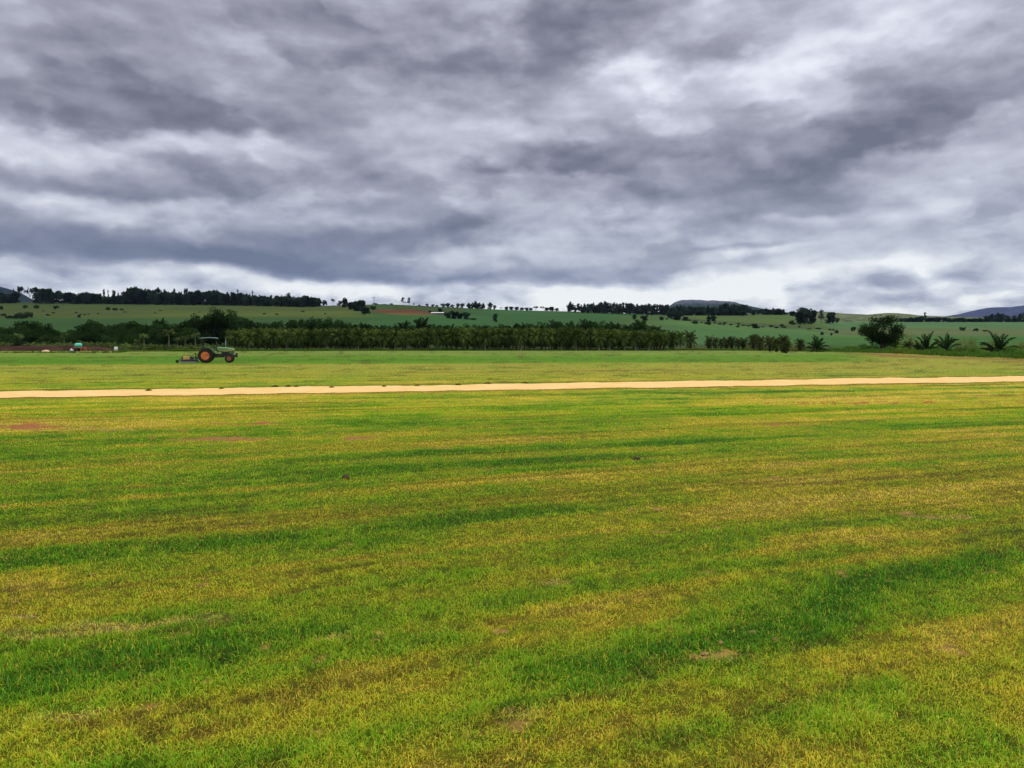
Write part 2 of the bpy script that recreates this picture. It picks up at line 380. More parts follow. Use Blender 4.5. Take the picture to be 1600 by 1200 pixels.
DRY = [  # straw and bare soil: u, v, half length, half height, slope, straw, soil
 (190, 980, 200, 11, -.06, .75, .0), (60, 990, 90, 10, 0, .6, .0), (110, 1112, 110, 15, -.12, .7, .15), (520, 998, 34, 7, 0, .5, .5), (1480, 808, 70, 7, 0, .5, .3),
 (1120, 1027, 50, 12, -.05, .6, .50), (1580, 888, 40, 6, 0, .4, .6), (55, 667, 62, 6.0, .02, .2, 1.), (335, 686, 86, 3.4, 0, .2, 1.), (572, 684, 40, 2.2, 0, .3, .8), (385, 662, 90, 2, 0, .3, .7),
 (1240, 664, 46, 2, 0, .3, .7), (180, 670, 120, 3, .02, .5, .3), (1100, 671, 40, 1.6, 0, .2, .5), (1390, 629, 230, 1.6, 0, .2, .55), (1180, 746, 60, 2, 0, .3, .4), (850, 1115, 110, 16, -.1, .3, .0),
 (700, 1150, 90, 12, 0, .4, .0), (40, 968, 30, 4, 0, .8, .1), (1420, 800, 30, 4, 0, .4, .5), (1200, 1005, 50, 7, -.1, .3, .2), (900, 905, 90, 6, -.05, .35, .1), (690, 702, 60, 2, 0, .2, .4),
]
R0, R1 = G(0, 612), G(1600, 588); R2, R3 = G(0, 622.3), G(1600, 596.2)
def lineY(P, Q, X): return P[1] + (Q[1] - P[1]) * (X - P[0]) / (Q[0] - P[0])
def turf(X, Y):
    u, v = proj(X, Y, 0 * X)
    m = .26 + .30 * np.exp(-np.maximum(Y, 0) / 14); s = Y - X * m
    n1 = fbm(s / 1.7, X / 12, 1, 4); n2 = fbm(s / .40, X / 5.5, 2, 3); n3 = fbm(X / .8, Y / .8, 3, 3); n4 = fbm(X / 5, Y / 4, 4, 3); n5 = fbm(X / .22, Y / .22, 6, 2)
    near = 1 - sst(Y, 30, 60)
    g = .42 + 1.0 * (n1 - .5) + .95 * (n2 - .5) + .42 * (n3 - .5) * near + .6 * (n4 - .5) + .35 * (n5 - .5) * near
    wu = 160 * (fbm(u / 130, v / 60, 8, 3) - .5); wv = (v - 530) / 700 * 120 * (fbm(X / 1.6, Y / 1.6, 9, 3) - .5)
    for (a, b, hx, hy, sl, k) in GREEN:
        du = u + wu - a; dv = v + wv - b - sl * du; g = g + k * .74 * np.exp(-(du / hx) ** 2 - (dv / hy) ** 2)
    straw = 0 * g; soil = 0 * g
    wv2 = (v - 530) / 700 * 40 * (fbm(X / .5, Y / .35, 19, 3) - .5)
    for (a, b, hx, hy, sl, k1, k2) in DRY:
        du = u + wu * .3 - a; dv = v + wv2 - b - sl * du
        e = np.exp(-np.maximum((du / hx) ** 2 + (dv / hy) ** 2, 0)); straw = np.maximum(straw, k1 * e); soil = np.maximum(soil, k2 * e)
    rag = fbm(X / .35, Y / .3, 12, 3)
    rag2 = fbm(X / .11, Y / .09, 13, 3)
    soil = sst(soil + 1.1 * (rag - .5) + .8 * (rag2 - .5), .40, .62)
    straw = sst(straw + .7 * (rag - .5), .25, .65)
    # random small worn streaks where the mower scalped the ground
    sc = fbm(s / .30, X / 1.8, 21, 3) + .35 * (fbm(X / 6, Y / 6, 22, 2) - .5)
    scalp = .75 * sst(sc, .71, .81) * sst(rag2, .35, .6)
    g = np.clip(g, 0, 1)
    col = pal(g, [(0, (186, 164, 58)), (.2, (168, 154, 38)), (.42, (142, 148, 28)), (.62, (112, 140, 22)), (.82, (76, 116, 14)), (1, (50, 98, 10))])
    # far strips
    far = sst(Y, 30, 62)[..., None]
    gf = np.clip(.42 + 1.3 * (fbm((Y - .26 * X) / 1.3, X / 50, 14, 3) - .5) + .5 * (n4 - .5), 0, 1)
    cf = pal(np.clip(gf + .5 * (fbm((Y - .255 * X) / .42, X / 34, 18, 2) - .5), 0, 1), [(0, (124, 118, 38)), (.3, (148, 144, 52)), (.6, (140, 146, 46)), (1, (104, 130, 34))])
    col = col * (1 - far) + cf * far
    yb = lineY(G(0, 570.5), G(1350, 565.5), X); b1 = sst(Y, yb - 1.5, yb + 1.5) * (1 - sst(u, 1290, 1420))
    cb = pal(np.clip(.5 + 1.2 * (fbm((Y - .2 * X) / 3, X / 40, 15, 3) - .5), 0, 1), [(0, (72, 116, 22)), (1, (104, 138, 28))])
    col = col * (1 - b1[..., None]) + cb * b1[..., None]
    yc = lineY(G(0, 557), G(1350, 554), X); b2 = sst(Y, yc - 6, yc + 6) * (1 - sst(u, 1250, 1400))
    cc = C(112, 132, 50) * (1 + .3 * (fbm(X / 9, Y / 9, 16, 2) - .5))[..., None]
    col = col * (1 - b2[..., None]) + cc * b2[..., None]
    # rim along the track and the browner headland on the right
    d0 = Y - lineY(R0, R1, X); rim = np.exp(-((d0 - .5) / .7) ** 2) * .8
    col = col * (1 - rim[..., None]) + C(78, 104, 24) * rim[..., None]
    d1 = lineY(R2, R3, X) - Y; rim2 = np.exp(-((d1 - .35) / .5) ** 2) * .7
    col = col * (1 - rim2[..., None]) + C(116, 96, 34) * rim2[..., None]
    hd = np.exp(-((v - np.interp(u, [1250, 1350, 1420, 1520, 1600, 1900], [549, 551, 557, 560, 563, 565]) + 5 * (fbm(X / 6, Y / 6, 17, 3) - .5)) / 2.6) ** 2) * sst(u, 1280, 1380)
    col = col * (1 - hd[..., None] * .85) + C(128, 96, 52) * (hd * .85)[..., None]
    dk = sst(fbm((Y - .26 * X) / .5, X / 7, 23, 3), .60, .74) * sst(Y, 15, 25) * .62
    col = col * (1 - dk[..., None]) + C(66, 72, 20) * dk[..., None]
    ln_ = sst(fbm(s / .26, X / 9, 25, 3), .58, .74) * (1 - sst(Y, 26, 34)) * sst(Y, 5, 10) * .45
    col = col * (1 - ln_[..., None]) + C(84, 84, 18) * ln_[..., None]
    cover = 1 - .84 * soil - .55 * scalp
    col = col * (1 - straw[..., None] * .85) + C(182, 152, 92) * (straw * .85)[..., None]
    col = col * (1 - scalp[..., None] * .7) + C(96, 76, 30) * (scalp * .7)[..., None]
    sc_far = C(156, 86, 50) * sst(Y, 12, 20)[..., None] + C(150, 118, 62) * (1 - sst(Y, 12, 20))[..., None]
    col = col * (1 - soil[..., None]) + sc_far * soil[..., None]
    return col, np.clip(cover, 0, 1), g, straw, soil

def hillcol(X, Y, Z):
    u, v = proj(X, Y, Z)
    w = 12 * (fbm(X / 60, Y / 40, 41, 3) - .5); w2 = fbm(X / 25, Y / 60, 42, 4); vv = v + w * .35
    uu = u + w * 2
    col = np.zeros(X.shape + (3,)) + C(56, 88, 44)
    def put(mask, c, k=1.0):
        nonlocal col
        f = (mask * k)[..., None]; col = col * (1 - f) + C(*c) * f
    # left: pasture above, green crop below
    L = 1 - sst(uu, 540, 640)
    put(L, (54, 84, 42)); put(L * (1 - sst(vv, 493, 498)), (84, 94, 40))
    put(L * (1 - sst(vv, 484, 486.5)), (72, 84, 42)); put(L * (1 - sst(vv, 477, 478.5)), (62, 82, 42))
    put(L * (1 - sst(uu, 180, 260)) * sst(vv, 484, 487) * (1 - sst(vv, 492, 496)), (74, 82, 46), .8)
    Mi = sst(uu, 540, 640) * (1 - sst(uu, 1000, 1100)); put(Mi, (54, 92, 50))
    put(Mi * (1 - sst(vv, 490, 494)) * (1 - sst(uu, 700, 760)), (58, 76, 38))
    put(Mi * sst(uu, 930, 1010) * sst(vv, 492, 496), (76, 96, 52))
    R_ = sst(uu, 1000, 1080); put(R_, (72, 108, 66))
    edge = np.interp(u, [1040, 1100, 1180, 1310, 1600], [498, 505, 510, 518, 530])
    put(R_ * (1 - sst(vv, edge - 1.2, edge + .6)) * (1 - sst(u, 1290, 1330)), (82, 102, 54))
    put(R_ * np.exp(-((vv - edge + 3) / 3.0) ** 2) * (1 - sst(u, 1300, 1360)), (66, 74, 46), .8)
    put(R_ * sst(vv, edge, edge + 2) * (1 - sst(vv, edge + 7, edge + 10)) * (1 - sst(u, 1200, 1420)), (86, 116, 62), .7)
    rr = sst(uu, 1260, 1330)
    put(rr, (78, 112, 74)); put(rr * sst(vv, 512, 515) * (1 - sst(vv, 524, 528)), (96, 100, 66), .8)
    put(rr * sst(vv, 524, 528), (66, 112, 46))
    put(sst(uu, 1100, 1200) * sst(vv, 524, 530), (66, 104, 50))
    # red earth cutting
    e = ((u - 632) / 56) ** 2 + ((v - 487.5 - .045 * (u - 632)) / 4.6) ** 2 + 1.2 * (fbm(X / 8, Y / 14, 44, 3) - .5)
    put(1 - sst(e, .5, 1.2), (94, 60, 42)); put((1 - sst(e, .3, 1.)) * sst(fbm(X / 12, Y / 6, 48, 3), .48, .6), (120, 66, 50)); e2 = ((u - 640) / 40) ** 2 + ((v - 491 - .03 * (u - 640)) / 2.2) ** 2
    put(1 - sst(e2, .6, 1.2), (104, 96, 50), .6)
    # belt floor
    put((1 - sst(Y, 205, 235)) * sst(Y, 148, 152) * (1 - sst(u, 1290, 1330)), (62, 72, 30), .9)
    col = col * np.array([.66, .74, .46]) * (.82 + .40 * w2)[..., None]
    col = col * (.88 + .24 * fbm(X / 3, Y / 7, 47, 3))[..., None]
    return col

ALB = 0.63           # turf reflectance for a given appearance
ALBH = 0.74
def grid_ground():
    ys = [-8, -5, -3, -1, .5, 1.5]
    vv = np.arange(1500, 548, -1.6); yn = EYE * F_PX / (vv - HOR); yn = yn[(yn > 2)]
    ys = np.concatenate([ys, yn[yn < 150], np.linspace(150, 240, 60), 240 * (2600 / 240) ** np.linspace(.01, 1, 260)])
    sx = np.concatenate([np.linspace(-2.2, -.82, 50, endpoint=False), np.linspace(-.82, .82, 860), np.linspace(.82, 2.2, 51)[1:]])
    Yg, Sg = np.meshgrid(ys, sx, indexing='ij')
    Xg = Sg * (np.maximum(Yg, 0) + 6 * (1 - sst(Yg, 2, 60)) + .0)
    Zg = land(Xg, Yg)
    c1, cover, g, straw, soil = turf(Xg, Yg)
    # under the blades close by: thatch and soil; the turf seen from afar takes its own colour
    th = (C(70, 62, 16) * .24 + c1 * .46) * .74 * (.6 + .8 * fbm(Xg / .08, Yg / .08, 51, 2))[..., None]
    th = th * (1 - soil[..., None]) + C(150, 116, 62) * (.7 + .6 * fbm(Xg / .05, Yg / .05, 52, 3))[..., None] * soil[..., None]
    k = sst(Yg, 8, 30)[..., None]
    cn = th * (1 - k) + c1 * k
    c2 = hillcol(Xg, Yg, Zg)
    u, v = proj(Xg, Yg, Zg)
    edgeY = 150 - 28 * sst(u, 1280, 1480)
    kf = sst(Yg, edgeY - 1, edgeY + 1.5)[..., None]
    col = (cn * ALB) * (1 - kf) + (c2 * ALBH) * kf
    n, m = Yg.shape
    V = np.stack([Xg, Yg, Zg], -1).reshape(-1, 3)
    i = np.arange(n - 1)[:, None] * m + np.arange(m - 1)[None]
    Fa = np.stack([i, i + 1, i + m + 1, i + m], -1).reshape(-1, 4)
    mt, t = mat_new('field_ground')
    P = t.n.new('ShaderNodeNewGeometry').outputs['Position']
    base = attr(t)
    f1 = t.noise(t.vm('MULTIPLY', P, (1, 1.0, 0)), 9.0, 5, .65); f2 = t.noise(t.vm('MULTIPLY', P, (.35, 1, 0)), 1.6, 5, .6)
    f = t.m('MULTIPLY', t.m('MULTIPLY_ADD', f1, .9, .55), t.m('MULTIPLY_ADD', f2, .6, .7))
    c = t.vm('SCALE', base, scale=f)
    bp = t.n.new('ShaderNodeBump'); bp.inputs['Strength'].default_value = .5; bp.inputs['Distance'].default_value = .03; t.put(bp.inputs['Height'], f1)
    out(t, principled(t, c, .95, .05, bp.outputs[0]))
    me = npmesh('ground', V, Fa, mt, col.reshape(-1, 3), True)
    o = link('ground', me); tag(o, kind='structure')
grid_ground()

def track():
    """sandy track, a thin sheet with worn edges"""
    s = np.linspace(-1.6, 2.6, 1500); X0 = R0[0] + (R1[0] - R0[0]) * s
    ya = lineY(R0, R1, X0) + 1.5 * (fbm(X0 / 1.2, X0 * 0, 61, 5) - .5); yb = lineY(R2, R3, X0) + 1.1 * (fbm(X0 / .9, X0 * 0 + 5, 62, 5) - .5)
    W = np.linspace(0, 1, 12)[None]; X = np.repeat(X0[:, None], 12, 1); Y = yb[:, None] * (1 - W) + ya[:, None] * W
    Z = land(X, Y) + .012 - .02 * (np.exp(-((W - .3) / .08) ** 2) + np.exp(-((W - .72) / .08) ** 2)) * .6 + .004
    n, m = X.shape; V = np.stack([X, Y, Z], -1).reshape(-1, 3)
    i = np.arange(n - 1)[:, None] * m + np.arange(m - 1)[None]; Fa = np.stack([i, i + m, i + m + 1, i + 1], -1).reshape(-1, 4)
    mt, t = mat_new('sandy_soil'); P = t.n.new('ShaderNodeNewGeometry').outputs['Position']
    n1 = t.noise(P, .8, 6, .6); n2 = t.noise(t.vm('MULTIPLY', P, (.25, 2, 1)), 2.0, 5, .6); n3 = t.noise(P, 9.0, 4, .6)
    c = t.mix(t.smooth(n1, .35, .65), tuple(C(212, 172, 104)), tuple(C(222, 184, 118)))
    c = t.mix(t.m('MULTIPLY', t.smooth(n2, .52, .7), .5), c, tuple(C(184, 140, 86)))
    c = t.mix(t.m('MULTIPLY', t.smooth(n3, .60, .72), .6), c, tuple(C(120, 88, 50)))
    c = t.vm('SCALE', c, scale=.86)
    bp = t.n.new('ShaderNodeBump'); bp.inputs['Strength'].default_value = .6; bp.inputs['Distance'].default_value = .03; t.put(bp.inputs['Height'], n3)
    out(t, principled(t, c, .95, .05, bp.outputs[0]))
    tag(link('dirt_track', npmesh('dirt_track', V, Fa, mt, None, True)), kind='structure')
track()

# ---------------------------------------------------------------- grass
def grass():
    xs, ys_ = [], []
    def scatter(y0, y1, dens_at):
        # rejection-free: by narrow rows
        e = np.geomspace(y0, y1, 60)
        for a, b in zip(e[:-1], e[1:]):
            w = .70 * (a + b) / 2 + .4; e_ = .14 * (a + b) / 2 + 3.2; n = int(2 * w * (b - a) * dens_at((a + b) / 2)); k = int(2 * e_ * (b - a) * dens_at((a + b) / 2) * .45)
            q = rng.uniform(w, w + e_, k) * np.where(rng.random(k) < .5, -1, 1); n += k
            xs.append(np.concatenate([rng.uniform(-w, w, n - k), q])); ys_.append(rng.uniform(a, b, n))
    dens = lambda y: min(9500.0, 9500.0 * (4.6 / y) ** 1.8)
    scatter(2.9, 26, dens)
    X = np.concatenate(xs); Y = np.concatenate(ys_)
    col, cover, g, straw, soil = turf(X, Y)
    tuft = fbm(X / .09, Y / .09, 71, 2)
    keep = rng.random(len(X)) < cover * np.clip(-.15 + 2.1 * tuft, 0, 1); X, Y, col, g, straw = X[keep], Y[keep], col[keep], g[keep], straw[keep]
    n = len(X); Z = land(X, Y)
    lush = np.clip((g - .35) * 1.6, 0, 1)
    h = (.012 + .017 * rng.random(n) + .022 * lush * rng.random(n)) * (.8 + .2 * np.clip((9 - Y) / 4, 0, 1)) * (1 + .25 * (rng.random(n) < .08)) * (.7 + .8 * fbm(X / .25, Y / .25, 72, 2)) * (1 + .9 * sst(fbm(X / .16, Y / .16, 73, 2), .66, .80))
    w = (.0013 + .0014 * rng.random(n)) * np.maximum(1, Y / 6.0) ** 1.1
    az = rng.uniform(0, 2 * math.pi, n); lean = np.clip(rng.normal(.95, .5, n) + .5 * straw, .05, 2.0)
    ln = az + rng.normal(0, .5, n)
    dx, dy = np.cos(ln), np.sin(ln); sx, sy = -np.sin(az), np.cos(az)
    base = np.stack([X, Y, Z - .003], -1)
    side = np.stack([sx, sy, 0 * sx], -1) * w[:, None]
    def pt(f, bend):
        r = h * 1.35 * f; a = lean * bend
        return base + np.stack([dx * r * np.sin(a), dy * r * np.sin(a), r * np.cos(a)], -1)
    mid = pt(.55, .6); tip = pt(1.0, 1.0)
    V = np.stack([base - side, base + side, mid - side * .8, mid + side * .8, tip], 1).reshape(-1, 3)
    i = np.arange(n)[:, None] * 5
    T = np.stack([np.concatenate([i, i + 1, i + 3], 1), np.concatenate([i, i + 3, i + 2], 1), np.concatenate([i + 2, i + 3, i + 4], 1)], 1).reshape(-1, 3)
    # colour of each blade: round the colour of its patch, some dead ones
    r = rng.random(n); jit = rng.normal(0, 1, (n, 1))
    jit = jit * (.5 + .5 * np.clip((11 - Y) / 7, 0, 1))[:, None]
    c = col * (1 + .16 * jit)
    fd = (.35 + .65 * np.clip((11 - Y) / 7, 0, 1))
    dead = (r < fd * (.10 + .22 * (1 - g) + .5 * straw))[:, None]; green = (r > 1 - fd * (.20 + .10 * lush))[:, None]
    _x = (r < .10 + .22 * (1 - g) + .5 * straw)[:, None]; green = (r > .80 - .10 * lush)[:, None]
    c = np.where(dead, C(164, 154, 40) * (.88 + .14 * jit), c); c = np.where(green, C(98, 138, 16) * (.85 + .25 * jit), c)
    brown = (rng.random(n) < .03)[:, None]; c = np.where(brown, C(120, 92, 44), c)
    c = np.clip(c, .004, 1) * GAIN
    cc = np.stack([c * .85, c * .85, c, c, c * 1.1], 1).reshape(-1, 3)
    # farther out: coarse sparse tufts, single triangles
    xs.clear(); ys_.clear(); scatter(22, 150, lambda y: 110.0 * (22 / y) ** 2.2)
    X2 = np.concatenate(xs); Y2 = np.concatenate(ys_)
    col2, cov2, g2, st2, so2 = turf(X2, Y2)
    on = (Y2 > lineY(R2, R3, X2) + .1) & (Y2 < lineY(R0, R1, X2) - .1)
    k = (~on) & (rng.random(len(X2)) < cov2); X2, Y2, col2, g2 = X2[k], Y2[k], col2[k], g2[k]
    m = len(X2); Z2 = land(X2, Y2); hh = (.015 + .030 * rng.random(m)) ; ww = .012 * (Y2 / 22) * (1 + rng.random(m)); a2 = rng.uniform(0, 6.28, m)
    b2 = np.stack([X2, Y2, Z2 - .004], -1); s2 = np.stack([np.cos(a2), np.sin(a2) * .4, 0 * a2], -1) * ww[:, None]
    t2 = b2 + np.stack([rng.normal(0, .03, m), rng.normal(0, .03, m), hh], -1)
    V2 = np.stack([b2 - s2, b2 + s2, t2], 1).reshape(-1, 3); T2 = np.arange(m * 3).reshape(-1, 3) + len(V)
    c2 = np.clip(col2 * (1 + .10 * rng.normal(0, 1, (m, 1))), .004, 1) * GAIN * .92
    cc2 = np.repeat(c2, 3, 0)
    mt, t = mat_new('grass_blades')
    c_ = attr(t); d = t.n.new('ShaderNodeBsdfDiffuse'); t.put(d.inputs[0], c_)
    tr = t.n.new('ShaderNodeBsdfTranslucent'); t.put(tr.inputs[0], c_)
    mx = t.n.new('ShaderNodeMixShader'); mx.inputs[0].default_value = .38; t.l.new(d.outputs[0], mx.inputs[1]); t.l.new(tr.outputs[0], mx.inputs[2])
    gl = t.n.new('ShaderNodeBsdfGlossy'); gl.inputs['Roughness'].default_value = .45; gl.inputs[0].default_value = (1, 1, 1, 1)
    m2 = t.n.new('ShaderNodeMixShader'); m2.inputs[0].default_value = .008; t.l.new(mx.outputs[0], m2.inputs[1]); t.l.new(gl.outputs[0], m2.inputs[2])
    out(t, m2.outputs[0])
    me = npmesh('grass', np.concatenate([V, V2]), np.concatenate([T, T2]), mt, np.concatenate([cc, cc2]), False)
    tag(link('grass', me), 'short mown grass, green and straw yellow, covering the field', 'grass', kind='stuff')
    print('BLADES', n, m)
GAIN = 1.80
grass()
# ---------------------------------------------------------------- far hills and mountains
def mountain(name, us, vs, Y, depth, base_col, rock=None, seed=0, rough=.10):
    n, m = 260, 40
    u = np.linspace(us[0], us[-1], n); v = np.interp(u, us, vs)
    D = np.linspace(-1, 1, m); U, Dg = np.meshgrid(u, D, indexing='ij')
    top = np.array([ZV(b, Y) for b in v])[:, None]
    bell = np.clip(1 - Dg ** 2, 0, 1) ** .8
    Yg = Y + Dg * depth; X = (U - CX) / F_PX * Y * math.cos(PITCH)
    h = top * bell; rel = fbm(X / (depth * .22), Yg / (depth * .22), seed, 5) - .5
    Z = h + rel * top * rough * 4 * bell * (1 - bell ** 3) + (fbm(X / (depth * .05), X * 0, seed + 3, 3) - .5) * top * rough * .5 * bell - 30 * (1 - bell)
    V = np.stack([X, Yg, Z], -1).reshape(-1, 3); i = np.arange(n - 1)[:, None] * m + np.arange(m - 1)[None]
    Fa = np.stack([i, i + m, i + m + 1, i + 1], -1).reshape(-1, 4)
    mt, t = mat_new(name + '_cover'); P = t.n.new('ShaderNodeNewGeometry').outputs['Position']
    k = 40.0 / depth
    f = t.noise(P, k * .6, 6, .62); c = t.mix(t.smooth(f, .35, .65), tuple(q * .6 for q in base_col), tuple(q * 1.35 for q in base_col))
    if rock:
        nz = t.sep(t.n.new('ShaderNodeNewGeometry').outputs['Position'])[2]
        rk = t.m('MULTIPLY', t.smooth(t.noise(t.vm('MULTIPLY', P, (1, 1, .35)), k * 1.2, 5, .6), .42, .55), t.smooth(nz, rock[1], rock[2]))
        c = t.mix(rk, c, rock[0])
    bp = t.n.new('ShaderNodeBump'); bp.inputs['Strength'].default_value = .8; bp.inputs['Distance'].default_value = depth * .02; t.put(bp.inputs['Height'], f)
    out(t, principled(t, c, 1, 0, bp.outputs[0]))
    tag(link(name, npmesh(name, V, Fa, mt, None, True)), kind='structure')
mountain('rocky_mountain', [1015, 1035, 1048, 1056, 1064, 1078, 1100, 1130, 1142, 1152, 1175, 1200, 1240, 1300], [492, 485, 477, 471, 468.6, 468.2, 469.2, 470.8, 472, 475, 480, 485, 491, 500], 3600, 420,
         (.02, .032, .024), ((.10, .11, .13), 150, 172), 3, .05)
mountain('haze_tinted_mountain', [1380, 1440, 1480, 1510, 1530, 1548, 1560, 1575, 1590, 1600, 1640, 1720, 1820, 1950], [502, 498, 494, 490, 485.5, 480.5, 480, 480.5, 478.5, 477, 473, 467, 476, 500], 6200, 900,
         (.028, .033, .055), None, 5, .06)  # blue of the distant haze is painted into this base colour
mountain('dark_mountain', [-420, -250, -120, -50, -10, 6, 16, 26, 45, 90], [480, 462, 450, 443, 446, 449, 454, 461, 470, 480], 3200, 400, (.010, .018, .016), None, 7, .05)
mountain('distant_ridge', [-600, 0, 500, 800, 1040, 1180, 1235, 1262, 1290, 1330, 1352, 1362, 1378, 1392, 1404, 1440, 1500, 1620, 2200], [482, 482, 486, 489, 492, 490, 489, 486.5, 489.5, 491.5, 492.4, 491, 489.4, 490.6, 492.8, 494, 496, 498, 498], 2300, 500,
         (.085, .10, .04), None, 9, .03)

# ---------------------------------------------------------------- foliage meshes
def leaf_cloud(cent, rad, per, size, r, squash=.9, ang=None, inner=.45):
    """leaf clumps through ellipsoidal lobes: quads with random turns"""
    P, Nn, T = [], [], []
    for c, q in zip(cent, rad):
        n = max(4, int(per * q ** 2)); d = r.normal(size=(n, 3)); d /= np.linalg.norm(d, axis=1)[:, None]
        rr = q * (inner + (1.08 - inner) * r.random(n) ** .45)
        P.append(np.array(c) + d * rr[:, None] * np.array([1, 1, squash])); Nn.append(d + r.normal(size=(n, 3)) * .75)
        T.append(.75 + .5 * r.random(n) + .25 * (r.random() - .5))
    P = np.concatenate(P); Nn = np.concatenate(Nn); T = np.concatenate(T); n = len(P)
    Nn /= np.linalg.norm(Nn, axis=1)[:, None] + 1e-9
    a = np.cross(Nn, r.normal(size=(n, 3))); a /= np.linalg.norm(a, axis=1)[:, None] + 1e-9; b = np.cross(Nn, a)
    s = size * (.6 + .8 * r.random(n))[:, None]
    V = np.stack([P - a * s - b * s * .25, P - a * s * .1 - b * s * .62, P + a * s - b * s * .1, P + a * s * .05 + b * s * .62], 1).reshape(-1, 3)
    return V, np.arange(4 * n).reshape(-1, 4), np.repeat(T, 4)
def crown_mesh(name, mat, cent, rad, per, size, seed, **k):
    V, Fa, T = leaf_cloud(cent, rad, per, size, np.random.default_rng(seed), **k)
    r = np.random.default_rng(seed + 1); hue = 1 + .12 * r.normal(size=(len(T) // 4, 1)).repeat(4, 0)
    col = np.stack([T, T, T], -1); col[:, 0:1] *= hue
    return npmesh(name, V, Fa, mat, col)
def trunk_mesh(name, pathlist, mat):
    b = MB()
    for pts, rr in pathlist: b.tube(pts, rr, 7)
    me = bpy.data.meshes.new(name); me.from_pydata(b.v, [], b.f); me.materials.append(mat)
    me.polygons.foreach_set('use_smooth', [True] * len(me.polygons)); return me
def broadleaf(seed, mat, w=1.0, per=1500, size=.035, lobes=15, low=.12, bark='bark', style='round'):
    """unit tree: height 1, width w"""
    r = np.random.default_rng(seed); cent, rad = [], []
    if style == 'dome':
        for i in range(lobes):
            d = r.normal(size=3); d /= np.linalg.norm(d); d[2] = max(d[2], -.75); q = r.uniform(.55, 1.0); k = .44 if d[2] > 0 else .36
            cent.append((d[0] * q * .44 * w * (1 + .35 * min(d[2], 0)), d[1] * q * .44 * w * (1 + .35 * min(d[2], 0)), .50 + d[2] * q * k)); rad.append(r.uniform(.07, .13))
        cent += [(0, 0, .56), (.22 * w, 0, .34), (-.16 * w, .1, .30)]; rad += [.30, .14, .13]
    elif style == 'round':
        for i in range(lobes):
            a = r.uniform(0, 6.28); q = math.sqrt(r.random()) * .34 * w; z = r.uniform(low + .18, .84) ; k = math.sqrt(max(.15, 1 - ((z - .5) / .52) ** 2))
            cent.append((q * k * math.cos(a), q * k * math.sin(a), z)); rad.append(r.uniform(.10, .19) * (.6 + .4 * w))
        cent.append((0, 0, .52)); rad.append(.27 * min(1, w))
    elif style == 'umbrella':
        for i in range(lobes):
            a = r.uniform(0, 6.28); q = math.sqrt(r.random()) * .40 * w; cent.append((q * math.cos(a), q * math.sin(a), r.uniform(.70, .90) - .22 * (q / w))); rad.append(r.uniform(.08, .14))
    elif style == 'slim':
        for i in range(lobes):
            a = r.uniform(0, 6.28); z = r.uniform(.32, .93); q = r.uniform(0, .34) * w * (1.15 - z); cent.append((q * math.cos(a), q * math.sin(a), z)); rad.append(r.uniform(.05, .105))
    elif style == 'bush':
        for i in range(lobes):
            a = r.uniform(0, 6.28); q = math.sqrt(r.random()) * .42 * w; z = r.uniform(.12, .80) * (1 - .35 * (q / (.45 * w)) ** 2); cent.append((q * math.cos(a), q * math.sin(a), z)); rad.append(r.uniform(.14, .24) * min(1.2, .5 + .5 * w))
    crown = crown_mesh('crown', mat, cent, rad, per, size, seed + 50, inner=.35)
    tr = []
    hgt = {'dome': .5, 'round': .55, 'umbrella': .72, 'slim': .9, 'bush': .3}[style]; t0 = {'dome': .075, 'round': .035, 'umbrella': .022, 'slim': .016, 'bush': .02}[style]
    bend = r.normal(size=2) * .02
    tr.append(([(0, 0, -.03), (bend[0], bend[1], hgt * .5), (bend[0] * 1.5, 0, hgt)], [t0, t0 * .75, t0 * .4]))
    for c in cent[:7]: tr.append(([(bend[0], bend[1], hgt * .45), (c[0] * .5, c[1] * .5, (hgt * .45 + c[2]) / 2 + .03), c], [t0 * .5, t0 * .35, t0 * .15]))
    return crown, trunk_mesh('trunk', tr, M[bark])

